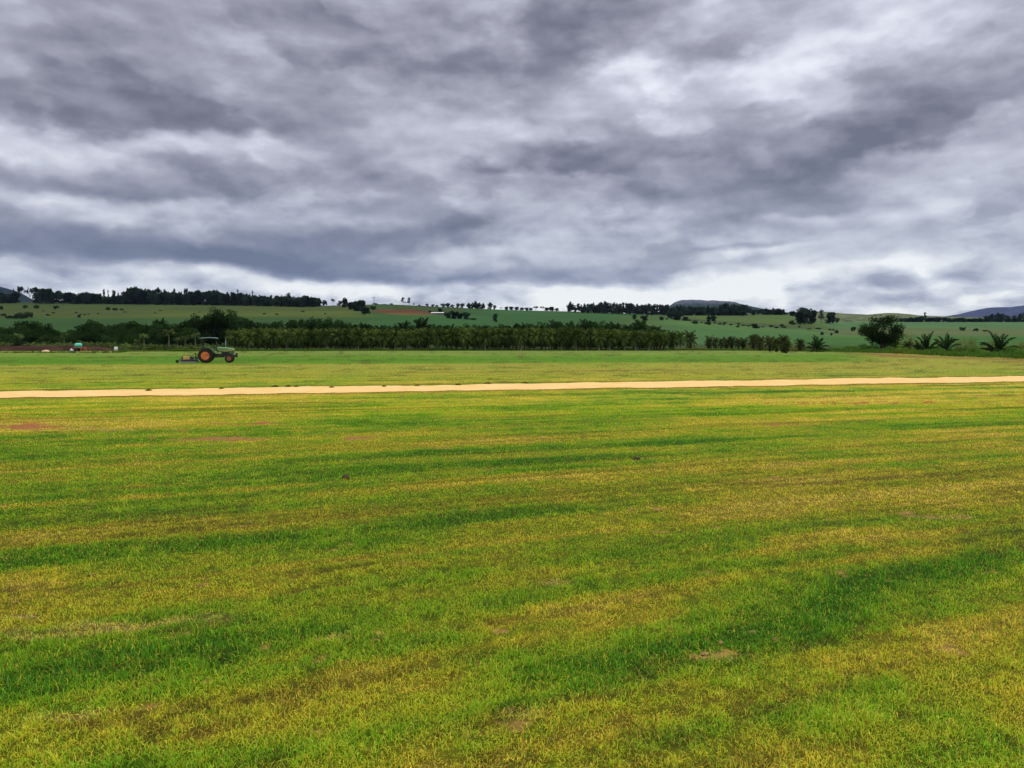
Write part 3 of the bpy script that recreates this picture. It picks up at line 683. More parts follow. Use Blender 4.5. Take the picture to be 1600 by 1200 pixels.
def palm(seed, mat, fronds=17, L=.62, hgt=.42, leaflets=13, droop=1.0, width=.10, upright=.9, trunk_r=.035, bark='bark', lw=.016, drop=1.25):
    """unit palm: trunk of height hgt, fronds arching to about height 1"""
    r = np.random.default_rng(seed); Q = []; T = []
    def quad(a, b, c, d, t): Q.extend([a, b, c, d]); T.extend([t] * 4)
    for i in range(fronds):
        az = 2.399 * i + r.normal() * .2; el = upright * (1.42 - drop * (i / fronds)) + r.normal() * .08
        ln = L * r.uniform(.85, 1.1) * (.78 + .22 * math.cos(el - .7)); tone = .55 + .8 * r.random()
        p = np.array([0, 0, hgt - .02 - .05 * (i / fronds)]); n = 9; ds = ln / n; e = el; d = None; pts = [p.copy()]; dirs = []
        side = np.array([-math.sin(az), math.cos(az), 0])
        for k in range(n):
            d = np.array([math.cos(az) * math.cos(e), math.sin(az) * math.cos(e), math.sin(e)]); dirs.append(d); p = p + d * ds; pts.append(p.copy())
            e -= droop * (.08 + .22 * (k / n)) * (1.1 - .3 * math.sin(el))
        for k in range(n):
            wv = .009 * (1 - k / n) + .002; quad(pts[k] - side * wv, pts[k] + side * wv, pts[k + 1] + side * wv * .8, pts[k + 1] - side * wv * .8, tone)
        for q in range(leaflets):
            s = .16 + .84 * (q + .5) / leaflets; x = s * n; k = min(int(x), n - 1); base = pts[k] + dirs[k] * ds * (x - k)
            wl = width * math.sin(math.pi * (s * .86 + .10)) ** .7 * r.uniform(.85, 1.15); up = np.cross(dirs[k], side)
            for sg in (-1, 1):
                dr = side * sg * .80 + dirs[k] * .50 - np.array([0, 0, 1]) * (.25 + .35 * r.random()) + up * .0
                dr = dr / np.linalg.norm(dr); tip = base + dr * wl - np.array([0, 0, .25 * wl]); mid = base + dr * wl * .55
                ax = dirs[k] * lw; quad(base - ax * .5, mid - ax, tip, mid + ax, tone * r.uniform(.85, 1.15))
    V = np.array(Q); T = np.array(T); Fa = np.arange(len(V)).reshape(-1, 4)
    col = np.stack([T, T, T], -1)
    crown = npmesh('crown', V, Fa, mat, col)
    rr = np.linspace(0, 1, 7); tr = [([(0, 0, -.03 + (hgt + .03) * q) for q in rr], [trunk_r * (1.25 - .45 * q + (.12 if k % 2 else 0)) for k, q in enumerate(rr)])]
    return crown, trunk_mesh('trunk', tr, M[bark])

PROTO = {}
for i in range(4): PROTO['far', i] = broadleaf(100 + i, M['leaf_far'], [1.0, 1.15, .85, 1.3][i], 1500, .065, 16, low=-.08)
for i in range(2): PROTO['bluff', i] = broadleaf(120 + i, M['leaf_far'], [1.15, .95][i], 1700, .065, 20, low=-.16)
for i in range(3): PROTO['umbrella', i] = broadleaf(140 + i, M['leaf_far'], [1.0, 1.3, .8][i], 2600, .05, 14, style='umbrella')
for i in range(3): PROTO['slim', i] = broadleaf(160 + i, M['leaf_euc'], [1.0, .8, 1.2][i], 3600, .036, 20, style='slim')
for i in range(3): PROTO['bush', i] = broadleaf(180 + i, M['leaf_bush'], [1.3, 1.7, 1.1][i], 1400, .07, 14, style='bush')
for i in range(4): PROTO['belt', i] = broadleaf(200 + i, M['leaf_mid'], [1.1, 1.3, .95, 1.2][i], 3600, .036, 22, low=-.12)
for i in range(3): PROTO['shrub', i] = broadleaf(220 + i, M['leaf_bright'], [1.5, 1.9, 1.2][i], 1300, .045, 12, style='bush')
for i in range(2): PROTO['olive', i] = broadleaf(240 + i, M['leaf_olive'], [1.5, 1.2][i], 600, .04, 14, style='bush')
PROTO['spread', 0] = broadleaf(261, M['leaf_mid'], 1.05, 8500, .021, 60, style='dome')
for i in range(5): PROTO['palm', i] = palm(300 + i, M['palm_leaf'], 30, .44, .54, 13, 1.0, .10, 1.0, .032, 'bark_pale' if i % 3 == 0 else 'bark', .020, drop=2.1)
for i in range(3): PROTO['darkpalm', i] = palm(320 + i, M['palm_dark'], 28, .55, .48, 12, 1.1, .15, 1.0, .03, 'bark', .028, drop=1.9)
for i in range(3): PROTO['smallpalm', i] = palm(340 + i, M['palm_small'], 18, .80, .25, 11, 1.3, .17, 1.0, .03, 'bark', .03)
for i in range(3): PROTO['feather', i] = palm(360 + i, M['palm_dark'], 17, 1.05, .14, 24, .95, .17, 1.0, .075, 'bark', .024, drop=1.1)
for i in range(2): PROTO['tallpalm', i] = palm(380 + i, M['palm_small'], 13, .30, .78, 10, 1.5, .075, .8, .018, 'bark_pale', .014)
for i in range(3): PROTO['ragged', i] = palm(400 + i, M['palm_ragged'], 26, .50, .46, 13, 1.0, .12, 1.0, .060, 'bark', .021, drop=2.2)

def stand(kind, name, u, vtop, label, cat, group=None, vbase=None, Y=None, wpx=None, variant=None, sink=0.0, parts=True, z=None):
    """one plant as a thing of its own at its real place and size"""
    ks = [k for k in PROTO if k[0] == kind]; r = random.random
    cr, tk = PROTO[ks[variant if variant is not None else random.randrange(len(ks))]]
    if Y is None: X, Y = hit(u, vbase)
    else: X = AT(u, Y)
    zg = float(land(X, Y)) - sink if z is None else z
    H = max(ZV(vtop, Y) - zg, .3)
    rz = r() * 6.28; sx = H
    if wpx is not None:
        w0 = cr.get('w0')
        if w0 is None:
            co = np.empty(len(cr.vertices) * 3, np.float32); cr.vertices.foreach_get('co', co); co = co.reshape(-1, 3); w0 = float(np.percentile(np.hypot(co[:, 0], co[:, 1]), 97)) * 2; cr['w0'] = w0
        sx = wpx / F_PX * Y / w0
    h0 = cr.get('h0')
    if h0 is None:
        co = np.empty(len(cr.vertices) * 3, np.float32); cr.vertices.foreach_get('co', co); h0 = float(np.percentile(co.reshape(-1, 3)[:, 2], 99.3)); cr['h0'] = h0
    root = link(name, None, None, (X, Y, zg), rz, (sx, sx, H / h0)); tag(root, label, cat, group)
    link('trunk', tk, root); link('crown', cr, root)
    return root

ONES = ['', 'first', 'second', 'third', 'fourth', 'fifth', 'sixth', 'seventh', 'eighth', 'ninth', 'tenth', 'eleventh', 'twelfth', 'thirteenth', 'fourteenth', 'fifteenth', 'sixteenth', 'seventeenth', 'eighteenth', 'nineteenth']
TENS = ['', '', 'twenty', 'thirty', 'forty', 'fifty', 'sixty', 'seventy', 'eighty', 'ninety']
def nth(n):
    if n < 20: return ONES[n]
    h = 'hundred and ' if n >= 100 else ''; n %= 100
    if n < 20: return h + (ONES[n] or 'last')
    return h + (TENS[n // 10][:-1] + 'ieth' if n % 10 == 0 else TENS[n // 10] + '-' + ONES[n % 10])
def number(objs, what, where):
    """counts a row from its left end as the eye does and says so in each label"""
    objs = sorted(objs, key=lambda o: o.location.x / o.location.y); n = len(objs)
    for i, o in enumerate(objs):
        k, side = (i + 1, 'left') if i < (n + 1) // 2 else (n - i, 'right')
        o['label'] = '%s, %s from the %s' % (what, nth(k), side)
# ---- skyline wood on the left hill
def wood(u0, u1, prof, step, base_dv, kinds, label, group, name='skyline_tree', depth=40, rows=2, jit=2.4, wf=(8, 13)):
    us, vs = zip(*prof)
    for rw in range(rows):
        u = u0 + rw * step * .5; made = []
        while u <= u1:
            vt = np.interp(u, us, vs) + 1.6 + random.uniform(-.8, 1) * jit * (1 + .6 * rw) + (0 if rw == 0 else .8)
            Y = float(ridge_y(np.array(u))) - 12 - rw * 18 - random.random() * depth * .3
            made.append(stand(random.choice(kinds), name, u, vt, label, 'tree', group, Y=Y, wpx=random.uniform(*wf)))
            u += step * random.uniform(.7, 1.3)
        number(made, label + ' in ' + ['front', 'second', 'third'][rw] + ' row', '')
LW = 'dark blue green tree in the long wood along the left skyline'; GW = 'trees of the left skyline wood'
WP = ['at the left end', 'right of the flat topped pines', 'just left of the first gap', 'right of the first gap', 'under the sparse row', 'with the great dark crown', 'behind the houses', 'in the long right part']
wood(0, 30, [(0, 456), (15, 456), (30, 457)], 6, 0, ['bluff', 'far'], 'wood tree %s' % WP[0], GW)
wood(62, 84, [(60, 456), (66, 451), (76, 450), (84, 455)], 6, 0, ['bluff'], 'wood tree %s' % WP[1], GW, wf=(10, 15))
wood(86, 106, [(86, 455), (92, 453), (106, 457)], 6, 0, ['far'], 'wood tree %s' % WP[2], GW, rows=1)
wood(108, 160, [(108, 457), (125, 456), (140, 457), (160, 459)], 6, 0, ['bluff', 'far'], 'wood tree %s' % WP[3], GW)
wood(164, 198, [(164, 462), (198, 462)], 6, 0, ['bluff'], 'wood tree %s' % WP[4], GW)
wood(200, 240, [(200, 453), (210, 448.5), (220, 451), (240, 454)], 7, 0, ['bluff', 'far'], 'wood tree %s' % WP[5], GW, wf=(12, 18))
wood(242, 350, [(242, 456), (262, 454), (285, 457), (300, 455), (325, 453.5), (340, 454), (350, 456)], 5.5, 0, ['far', 'bluff', 'far'], 'wood tree %s' % WP[6], GW, rows=2)
wood(352, 500, [(352, 457), (372, 457.5), (400, 460), (425, 463), (450, 461), (462, 462), (478, 462), (500, 466)], 5.5, 0, ['far', 'bluff'], 'wood tree %s' % WP[7], GW)
wood(60, 500, [(60, 466), (500, 470)], 9, 0, ['bush'], 'low bush at the foot of the skyline wood', 'bushes under the left skyline wood', 'bush', rows=1, wf=(10, 16))
for u, vt, w, k, lab in [
    (24, 451, 4, 'slim', 'small slim tree left of the flat topped pines on the skyline'),
    (36, 447.5, 14, 'umbrella', 'first and broadest flat topped pine near the left end of the skyline'),
    (49, 448.5, 11, 'umbrella', 'second flat topped pine near the left end of the skyline'),
    (58, 448.5, 12, 'umbrella', 'third flat topped pine near the left end of the skyline'),
    (164, 452, 6, 'slim', 'thin tree with tufted top, first of the sparse row left of the great dark crown'),
    (171, 453, 4, 'slim', 'thin tree, second of the sparse row left of the great dark crown'),
    (180, 454, 6, 'far', 'round topped small tree in the middle of the sparse skyline row'),
    (187, 457, 4, 'slim', 'smallest thin tree of the sparse skyline row'),
    (195, 455.5, 5, 'slim', 'thin tree at the right end of the sparse skyline row beside the great dark crown'),
    (248, 449.5, 12, 'umbrella', 'open crowned tree standing over the pale house on the skyline'),
    (259, 452, 8, 'slim', 'slender tree right behind the pale house'), (274, 451, 8, 'slim', 'slender leaning tree a little right of the pale house'),
    (293, 450.5, 8, 'umbrella', 'mushroom topped tree rising out of the left wood'), (338, 453.5, 14, 'umbrella', 'broad arched crown rising out of the middle of the left wood'),
    (373, 452, 5, 'slim', 'thin tree with round tuft rising high above the left wood'), (396, 454, 5, 'slim', 'thin pointed tree rising above the right part of the left wood'),
    (425, 461, 6, 'slim', 'slim tree near the right end of the left wood'), (452, 457.5, 10, 'slim', 'tall open tree near the right end of the left wood')]:
    stand(k, 'skyline_tree', u, vt, lab, 'tree', 'single trees over the left wood', Y=780, wpx=w)
# ---- middle and right skyline
made = []
for i, (u, vt, w, k) in enumerate([(508, 469, 9, 'bush'), (521, 467, 7, 'umbrella'), (531, 470, 8, 'bush'), (587, 473.5, 10, 'bush'), (647, 473.5, 4, 'slim'), (656, 476, 5, 'bush'), (612, 474, 6, 'bush'), (600, 475, 9, 'bush')]):
    made.append(stand(k, 'skyline_bush', u, vt, '', 'bush', 'bushes on the crest by the pole', Y=790, wpx=w))
number(made, 'small bush on the crest around the utility pole', 'of its scattered row')
stand('slim', 'tall_tree', 630, 464.5, 'left one of two tall slender trees alone on the crest above the red earth', 'tree', 'tall pair on the crest', Y=785, wpx=8, variant=0)
stand('slim', 'tall_tree', 640, 464.8, 'right one of two tall slender trees alone on the crest above the red earth', 'tree', 'tall pair on the crest', Y=785, wpx=7, variant=1)
made = []
L2, G2 = 'small dark round tree in the row on the crest right of the red earth', 'trees on the crest right of the red earth'
for u, vt, w in [(668, 474.5, 6), (676, 475.5, 7), (683, 476.5, 6), (693, 474, 9), (700, 473.5, 9), (707, 476, 7), (715, 474, 7), (722, 474, 8), (732, 473.5, 9), (744, 471, 12), (755, 474, 8), (765, 472.5, 10), (773, 477, 6), (738, 474, 9), (750, 473, 9), (662, 478, 6), (654, 479, 7)]:
    made.append(stand('far', 'crest_tree', u, vt, L2, 'tree', G2, Y=790, wpx=w))
number(made, 'small round tree on the crest right of the red earth', 'end of its row')
made = []
L3, G3 = 'low tree in the thin row on the green crest at the middle of the picture', 'low trees on the middle crest'
for u, vt, w, k in [(783, 480, 6, 'umbrella'), (791, 479, 7, 'bluff'), (799, 479, 8, 'bluff'), (807, 479.5, 8, 'bluff'), (815, 480.5, 7, 'bluff'), (823, 480.5, 7, 'bluff'), (829, 481, 6, 'bluff'), (837, 478.5, 9, 'umbrella'), (847, 478.3, 9, 'umbrella'), (854, 480.5, 7, 'bluff'), (862, 479.5, 9, 'bluff'), (870, 481.5, 6, 'bluff')]:
    made.append(stand(k, 'crest_tree', u, vt, L3, 'tree', G3, Y=795, wpx=w))
number(made, 'low tree on the green crest left of the gum wood', 'end of its row')
L4, G4 = 'blue green gum tree on the crest', 'gum trees in the wood right of the middle'
wood(893, 1048, [(890, 473), (905, 476), (920, 474), (932, 473), (945, 470.5), (960, 471), (975, 472), (990, 474), (1005, 474.5), (1020, 474), (1035, 476), (1048, 474)], 4.6, 0, ['slim', 'slim', 'far'], L4, G4, 'gum_tree', rows=2, wf=(7, 11), jit=2.0)
stand('far', 'crest_tree', 890, 471.8, 'dense round tree at the left end of the gum wood', 'tree', Y=792, wpx=11); stand('umbrella', 'crest_tree', 903, 474, 'small tufted tree beside the round one at the left end of the gum wood', 'tree', Y=792, wpx=6)
wood(925, 1050, [(920, 482), (960, 481), (1000, 482), (1050, 484)], 7, 0, ['bluff', 'bush'], 'low dark tree under the gum wood', 'low trees under the gum wood', 'wood_tree', rows=1, wf=(10, 15))
L5, G5 = 'dark tree in the plantation below the rocky mountain', 'plantation below the rocky mountain'
L5 = 'plantation tree below the rocky mountain'
wood(1050, 1160, [(1050, 477), (1070, 478), (1100, 479), (1120, 478.5), (1160, 477)], 4.6, 0, ['slim', 'far'], L5, G5, 'plantation_tree', rows=3, wf=(7, 12), jit=2.2)
L5 = 'plantation tree right of the mountain'
wood(1128, 1232, [(1128, 473), (1150, 474.5), (1166, 475.5), (1172, 480.5), (1184, 483), (1200, 480.5), (1215, 482), (1225, 484), (1232, 488)], 4.2, 0, ['slim', 'far', 'slim'], L5, G5, 'plantation_tree', rows=2, wf=(6, 10), jit=2.0)
made = []
for u, vt, w in [(1098, 483, 26), (1128, 484, 26), (1075, 485, 18), (1115, 484, 20), (1145, 485, 18), (1160, 486, 14), (1212, 482, 13), (1220, 483, 11), (1236, 486, 9), (1244, 487, 10), (1252, 488, 9)]:
    made.append(stand('bluff', 'round_tree', u, vt, '', 'tree', 'round trees along the plantation edge', Y=765 if u < 1180 else 850, wpx=w))
number(made, 'dark round tree at the lower edge of the plantation', 'end')
# ---- trees and bushes on the slopes: kind, u, top, base, width, label
SL = [
 ('bluff', 538, 466, 480, 14, 'round dark tree at the left of the clump by the red earth'), ('bluff', 549, 472, 484, 14, 'low dark tree in the clump left of the red earth'), ('bluff', 557, 470, 486, 17, 'broad dark tree in the middle of the clump left of the red earth'),
 ('bluff', 565, 469.5, 484, 14, 'high dark tree at the back of the clump left of the red earth'), ('bluff', 571, 480, 491, 15, 'round dark tree at the lower corner of the clump left of the red earth'), ('bush', 583, 478, 484, 10, 'small bush on the slope just left of the red earth'),
 ('far', 774, 490, 503.5, 8, 'lone small round tree standing in the green crop'),
 ('bluff', 688, 481.5, 488.5, 9, 'dark round tree behind the long pale shed'), ('bluff', 672, 485.5, 488.5, 5, 'tiny bush at the left end of the long pale shed'),
 ('bluff', 700, 487.5, 497, 14, 'dark tree at the left of the clump beside the pale shed'), ('bluff', 710, 486.5, 498, 15, 'tallest dark tree of the clump beside the pale shed'), ('bluff', 719, 489, 498, 12, 'dark tree in the middle of the clump beside the pale shed'), ('bluff', 729, 488, 499.5, 13, 'dark tree at the right of the clump beside the pale shed'), ('bush', 740, 497, 500, 10, 'flat bush right of the clump beside the pale shed'),
 ('bush', 16, 493, 497.5, 14, 'round bush first from the left in the low group on the left pasture'), ('bush', 30, 489, 498, 17, 'wide bush in the middle of the low group on the left pasture'), ('bush', 44, 487.5, 497, 16, 'tall bush right of the low group on the left pasture'),
 ('bush', 1, 478, 484, 8, 'bush at the left edge above the pasture'), ('bush', 39, 477, 482, 7, 'small bush high on the left pasture, first of three'), ('bush', 56, 476.5, 482, 9, 'small bush high on the left pasture, second of three'), ('bush', 87, 477.5, 483, 9, 'small bush high on the left pasture, third of three'),
 ('bush', 123, 491.5, 496, 6, 'tiny lone bush in the lower left pasture'), ('bush', 75, 490.5, 493.5, 7, 'flat bush right of the low group on the left pasture'), ('bush', 6, 490, 494, 10, 'bush at the left edge beside the low group'),
 ('bush', 168, 479.5, 484.5, 8, 'sparse bush on the pasture under the sparse skyline row'), ('bush', 180, 481, 485, 8, 'second sparse bush on the pasture under the sparse skyline row'), ('bush', 190, 482, 485, 7, 'third sparse bush on the pasture under the sparse skyline row'),
 ('bluff', 991, 491.5, 499, 9, 'left of three round bushes on the slope under the gum wood'), ('bluff', 1007, 493, 501, 12, 'middle of three round bushes on the slope under the gum wood'), ('bluff', 1034, 495, 500.5, 8, 'right of three round bushes on the slope under the gum wood'),
 ('bluff', 1048, 487, 497, 15, 'round dark tree where the gum wood meets the field boundary'), ('bluff', 1059, 488, 500, 16, 'broad round tree on the boundary below the plantation'), ('bluff', 1071, 495, 501, 10, 'small round tree beside the broad one on the boundary'),
 ('bluff', 1107, 494, 502, 9, 'left tree of the pair standing on the olive slope'), ('bluff', 1115, 492.5, 502, 12, 'right tree of the pair standing on the olive slope'), ('bush', 1085, 500.5, 506, 11, 'dark bush on the boundary below the pair'), ('bush', 1106, 502, 507.5, 11, 'second dark bush on the boundary below the pair'),
 ('bush', 1131, 505, 508, 4, 'tiny bush on the boundary'), ('bush', 1153, 508, 511.5, 6, 'small bush left of the round dark bush on the boundary'), ('bush', 1181, 506, 513, 14, 'round dark bush alone on the field boundary'),
 ('bush', 1221, 506.5, 510.5, 7, 'small bush right of the round dark bush'), ('bush', 1238, 500.5, 507.5, 12, 'round bush just left of the big group of trees'), ('bush', 1249, 509, 512, 5, 'tiny bush below the big group of trees'),
 ('bush', 1285, 518.5, 523.5, 6, 'small bush low on the green slope'), ('bush', 1299, 520, 524.5, 4, 'tiny bush low on the green slope'), ('bush', 1307, 515.5, 520.5, 6, 'dark small bush left of the spreading tree'),
 ('bluff', 1258, 481, 507, 24, 'large dark tree, biggest of the group on the right slope'), ('bluff', 1268, 485, 507, 16, 'dark tree leaning on the largest of the group on the right slope'), ('slim', 1283, 484, 506, 13, 'pointed tree in the middle of the group on the right slope'), ('bluff', 1297, 488, 506, 16, 'round tree at the right of the group on the right slope'), ('bluff', 1250, 488, 507, 12, 'low dark tree at the left of the group on the right slope'), ('bush', 1308, 496.5, 504.5, 6, 'small pointed bush right of the group'),
 ('bush', 1333, 510.5, 517.5, 8, 'greyish bush left of the spreading tree'), ('bush', 1345, 515, 519, 10, 'low dark bush close behind the spreading tree'), ('bush', 1306, 517, 520, 5, 'flat bush near the grey strip'), ('bush', 1504, 511, 516.5, 10, 'leaning dark bush alone in the right crop field'), ('bush', 1525, 513, 517.5, 9, 'low dark bush right of the leaning one'), ('bush', 1540, 515.5, 518, 8, 'flat bush in the right crop field'),
 ('slim', 1445, 488, 502, 8, 'feathery tree above the hedge on the right'), ('bluff', 1439, 494, 502, 8, 'low tree at the foot of the feathery one')]
for k, u, vt, vb, w, lab in SL:
    stand(k, 'tree' if vb - vt > 8 else 'bush', u, vt, lab, 'tree' if vb - vt > 8 else 'bush', 'trees and bushes on the slopes', vbase=vb, wpx=w)
made = []
for i in range(30):
    u = random.uniform(1040, 1320); e = np.interp(u, [1040, 1100, 1180, 1310], [498, 505, 510, 517]); vb = e + random.uniform(-1.5, 1)
    made.append(stand('bush', 'boundary_bush', u, vb - random.uniform(1.5, 3), 'tiny scrub bush strung along the diagonal field boundary', 'bush', 'scrub along the diagonal field boundary', vbase=vb, wpx=random.uniform(4, 9)))
number(made, 'tiny scrub bush on the diagonal field boundary', 'end')
made = []
for i in range(22):
    u = random.uniform(300, 540) if i % 2 else random.uniform(60, 260); vb = random.gauss(489, 2.5)
    made.append(stand('bush', 'pasture_bush', u, vb - random.uniform(1, 2), 'tiny dot of a bush on the left pasture', 'bush', 'tiny bushes on the left pasture', vbase=vb, wpx=random.uniform(3, 6)))
number(made, 'tiny dot of a bush on the left pasture', 'of the dots')
# hedge on the far right field
made = []
for u in np.arange(1408, 1640, 6.5):
    made.append(stand('bluff', 'hedge_tree', u + random.uniform(-2, 2), np.interp(u, [1408, 1500, 1600], [496, 497, 498]) + random.uniform(-1, 1.5), 'dark low tree in the hedge at the top of the right crop field', 'tree', 'hedge along the right crop field', Y=985, wpx=random.uniform(9, 14)))
number(made, 'low hedge tree at the top of the right crop field', 'end')
made = []
for u, vt, w in [(1540, 493, 10), (1548, 491, 12), (1557, 489.5, 13), (1566, 490, 14), (1574, 493, 9), (1583, 493, 8), (1594, 490, 12), (1603, 488, 14), (1612, 490, 12)]:
    made.append(stand('far', 'far_tree', u, vt, 'bluish tree in the far clump before the blue mountain', 'tree', 'far clump before the blue mountain', Y=1120, wpx=w, z=ZV(500, 1120)))
number(made, 'far tree before the blue mountain', 'end of its clump')
made = []
for u in list(range(1312, 1420, 9)):
    made.append(stand('bush', 'ridge_bush', u, 493 - random.uniform(0, 1.5), 'speck of a bush on the far brown ridge', 'bush', 'bushes on the far brown ridge', Y=2150, wpx=random.uniform(4, 8), z=ZV(495, 2150)))
number(made, 'speck of a bush on the far brown ridge', 'end')

# ---- the belt of dark trees behind the palms
B1, GB1 = 'dark leafy tree in the dense belt behind the small palms on the left', 'dark trees of the left belt'
pr = [(-60, 508), (0, 508), (15, 512), (28, 506), (38, 501), (52, 500), (64, 503), (76, 508), (88, 516), (97, 520), (105, 516), (118, 511), (130, 505), (146, 500), (160, 505), (175, 508), (190, 503), (205, 503), (220, 505), (236, 503), (250, 500), (262, 505), (300, 504)]
us, vs = zip(*pr)
for rw, (Yr, dv) in enumerate([(200, 0), (178, 6), (166, 14)]):
    u = -60 + rw * 6; mt_, mp_ = [], []
    while u < 305:
        pk = random.random() < .38 and rw < 2 and u > 110
        (mp_ if pk else mt_).append(stand('darkpalm' if pk else 'belt', 'belt_palm' if pk else 'belt_tree', u, np.interp(u, us, vs) + dv + random.uniform(-1, 4), 'dark feathery palm among the trees of the left belt' if pk else B1, 'palm' if pk else 'tree', 'dark palms of the left belt' if pk else GB1, Y=Yr + random.uniform(-6, 6), wpx=random.uniform(24, 36)))
        u += random.uniform(11, 18)
    rn = ['highest back', 'middle', 'lower front'][rw]; number(mt_, 'dark leafy tree in the %s row of the left belt' % rn, 'end'); number(mp_, 'dark feathery palm in the %s row of the left belt' % rn, 'of the palms')
for u, vt, w, lab in [(335, 484, 44, 'tallest broad tree behind the tractor'), (352, 492, 36, 'green tree between the two tallest behind the tractor'), (367, 487, 38, 'second tallest round tree behind the tractor, right of the tallest'), (318, 493, 34, 'leafy tree left of the tallest behind the tractor'), (300, 500, 34, 'lower leafy tree further left behind the tractor'), (385, 499, 28, 'sloping tree at the right shoulder of the tall pair')]:
    stand('belt', 'belt_tree', u, vt, lab, 'tree', 'big trees behind the tractor', Y=205, wpx=w)
pr = [(385, 500), (400, 501), (415, 506), (435, 504), (455, 501), (470, 499), (490, 498), (520, 498), (545, 504), (560, 508), (580, 508), (600, 509), (625, 505), (645, 506), (690, 506), (703, 504), (715, 509), (735, 506), (760, 509), (785, 508), (805, 507), (823, 505), (835, 509), (850, 505), (880, 502), (905, 504), (930, 502), (945, 504), (975, 506), (995, 503), (1010, 506), (1025, 510), (1040, 516)]
us, vs = zip(*pr)
B2, GB2 = 'dark leafy tree rising behind the dense palm rows', 'dark trees behind the palm rows'
u = 388; mt_, mp_ = [], []
while u < 1040:
    pk = random.random() < .4
    (mp_ if pk else mt_).append(stand('darkpalm' if pk else 'belt', 'belt_palm' if pk else 'belt_tree', u, np.interp(u, us, vs) + random.uniform(-.5, 3), 'dark arching palm rising behind the dense palm rows' if pk else B2, 'palm' if pk else 'tree', 'dark palms behind the palm rows' if pk else GB2, Y=random.uniform(184, 206), wpx=random.uniform(20, 32)))
    u += random.uniform(8, 13)
number(mt_, 'dark leafy tree rising behind the planted palms', 'of those trees'); number(mp_, 'dark arching palm rising behind the planted palms', 'of those palms')
for u, vt, w, lab in [(660, 496, 34, 'largest dark feather palm, standing above the palm rows left of the middle'), (632, 502, 22, 'dark feather palm left of the largest one'), (570, 505, 26, 'arching dark palm above the left part of the palm rows'), (865, 500, 26, 'dark palm with spread fronds right of the middle'), (915, 499, 32, 'dense dark palm rising highest right of the middle'), (960, 503, 24, 'dark palm in the right part above the rows'), (1000, 500, 30, 'broad dark palm near the right end above the rows'), (250, 498, 26, 'dark palm rising highest over the left belt')]:
    stand('darkpalm', 'feather_palm', u, vt, lab, 'palm', 'tall dark feather palms', Y=180, wpx=w)

# ---- the planted palm rows
LP_, GP = 'young palm in the dense planted rows along the far edge of the field', 'palms of the dense planted rows'
for rw in range(5):
    Yr = 150.5 + rw * 3.3; x = AT(370 - 2 * rw, Yr); xe = AT(1056 - 4 * rw, Yr); made = []
    while x < xe:
        u = CX + F_PX * x / Yr / math.cos(PITCH)
        vt = np.interp(u, [370, 400, 600, 700, 800, 900, 1000, 1060], [515, 513, 514, 512, 513, 512, 516, 518]) + random.uniform(-1.5, 3)
        made.append(stand('palm', 'palm_tree', u + random.uniform(-2.5, 2.5), vt, LP_, 'palm', GP, Y=Yr + random.uniform(-.6, .6), wpx=random.uniform(18, 25)))
        x += random.uniform(2.0, 2.7)
    number(made, 'planted palm in the %s row of the dense grove' % ['front', 'second', 'third', 'fourth', 'hindmost'][rw], 'end')
# thin pale palms and small palms at the left
for u, vt, w, lab in [(264, 514, 20, 'tall thin palm with pale bare trunk left of the tractor'), (277, 527, 13, 'second thin pale palm close behind the mower'), (289, 524, 14, 'third thin palm between the mower and tractor'), (225, 521, 17, 'thin palm with drooping yellowish crown left of the tall pale one'), (305, 520, 16, 'thin palm just behind the tractor canopy'), (214, 530, 12, 'small pale palm left of the drooping one'), (100, 521, 14, 'pale tufted palm in front of the gap in the left belt'), (30, 521, 17, 'yellowish tufted palm near the left edge')]:
    stand('tallpalm', 'thin_palm', u, vt, lab, 'palm', 'thin pale palms on the left', Y=151, wpx=w)
made = [[], []]
for u in np.arange(-30, 372, 8.5):
    for q in range(2):
        made[q].append(stand('smallpalm', 'young_palm', u + random.uniform(-3, 3), random.uniform(532, 538) + (2 if q == 0 else 0) + (3 if u > 180 else 0), 'small light green young palm in the front row on the left', 'palm', 'small young palms in front of the left belt', Y=150 + 5 * q + random.uniform(-1, 1), wpx=random.uniform(13, 20)))
for q in range(2): number(made[q], 'small light green palm in the %s row on the left' % ['front', 'back'][q], 'end')
stand('feather', 'spreading_palm', 29, 524, 'young palm with wide arching grey green fronds near the left edge', 'palm', Y=149, wpx=30)
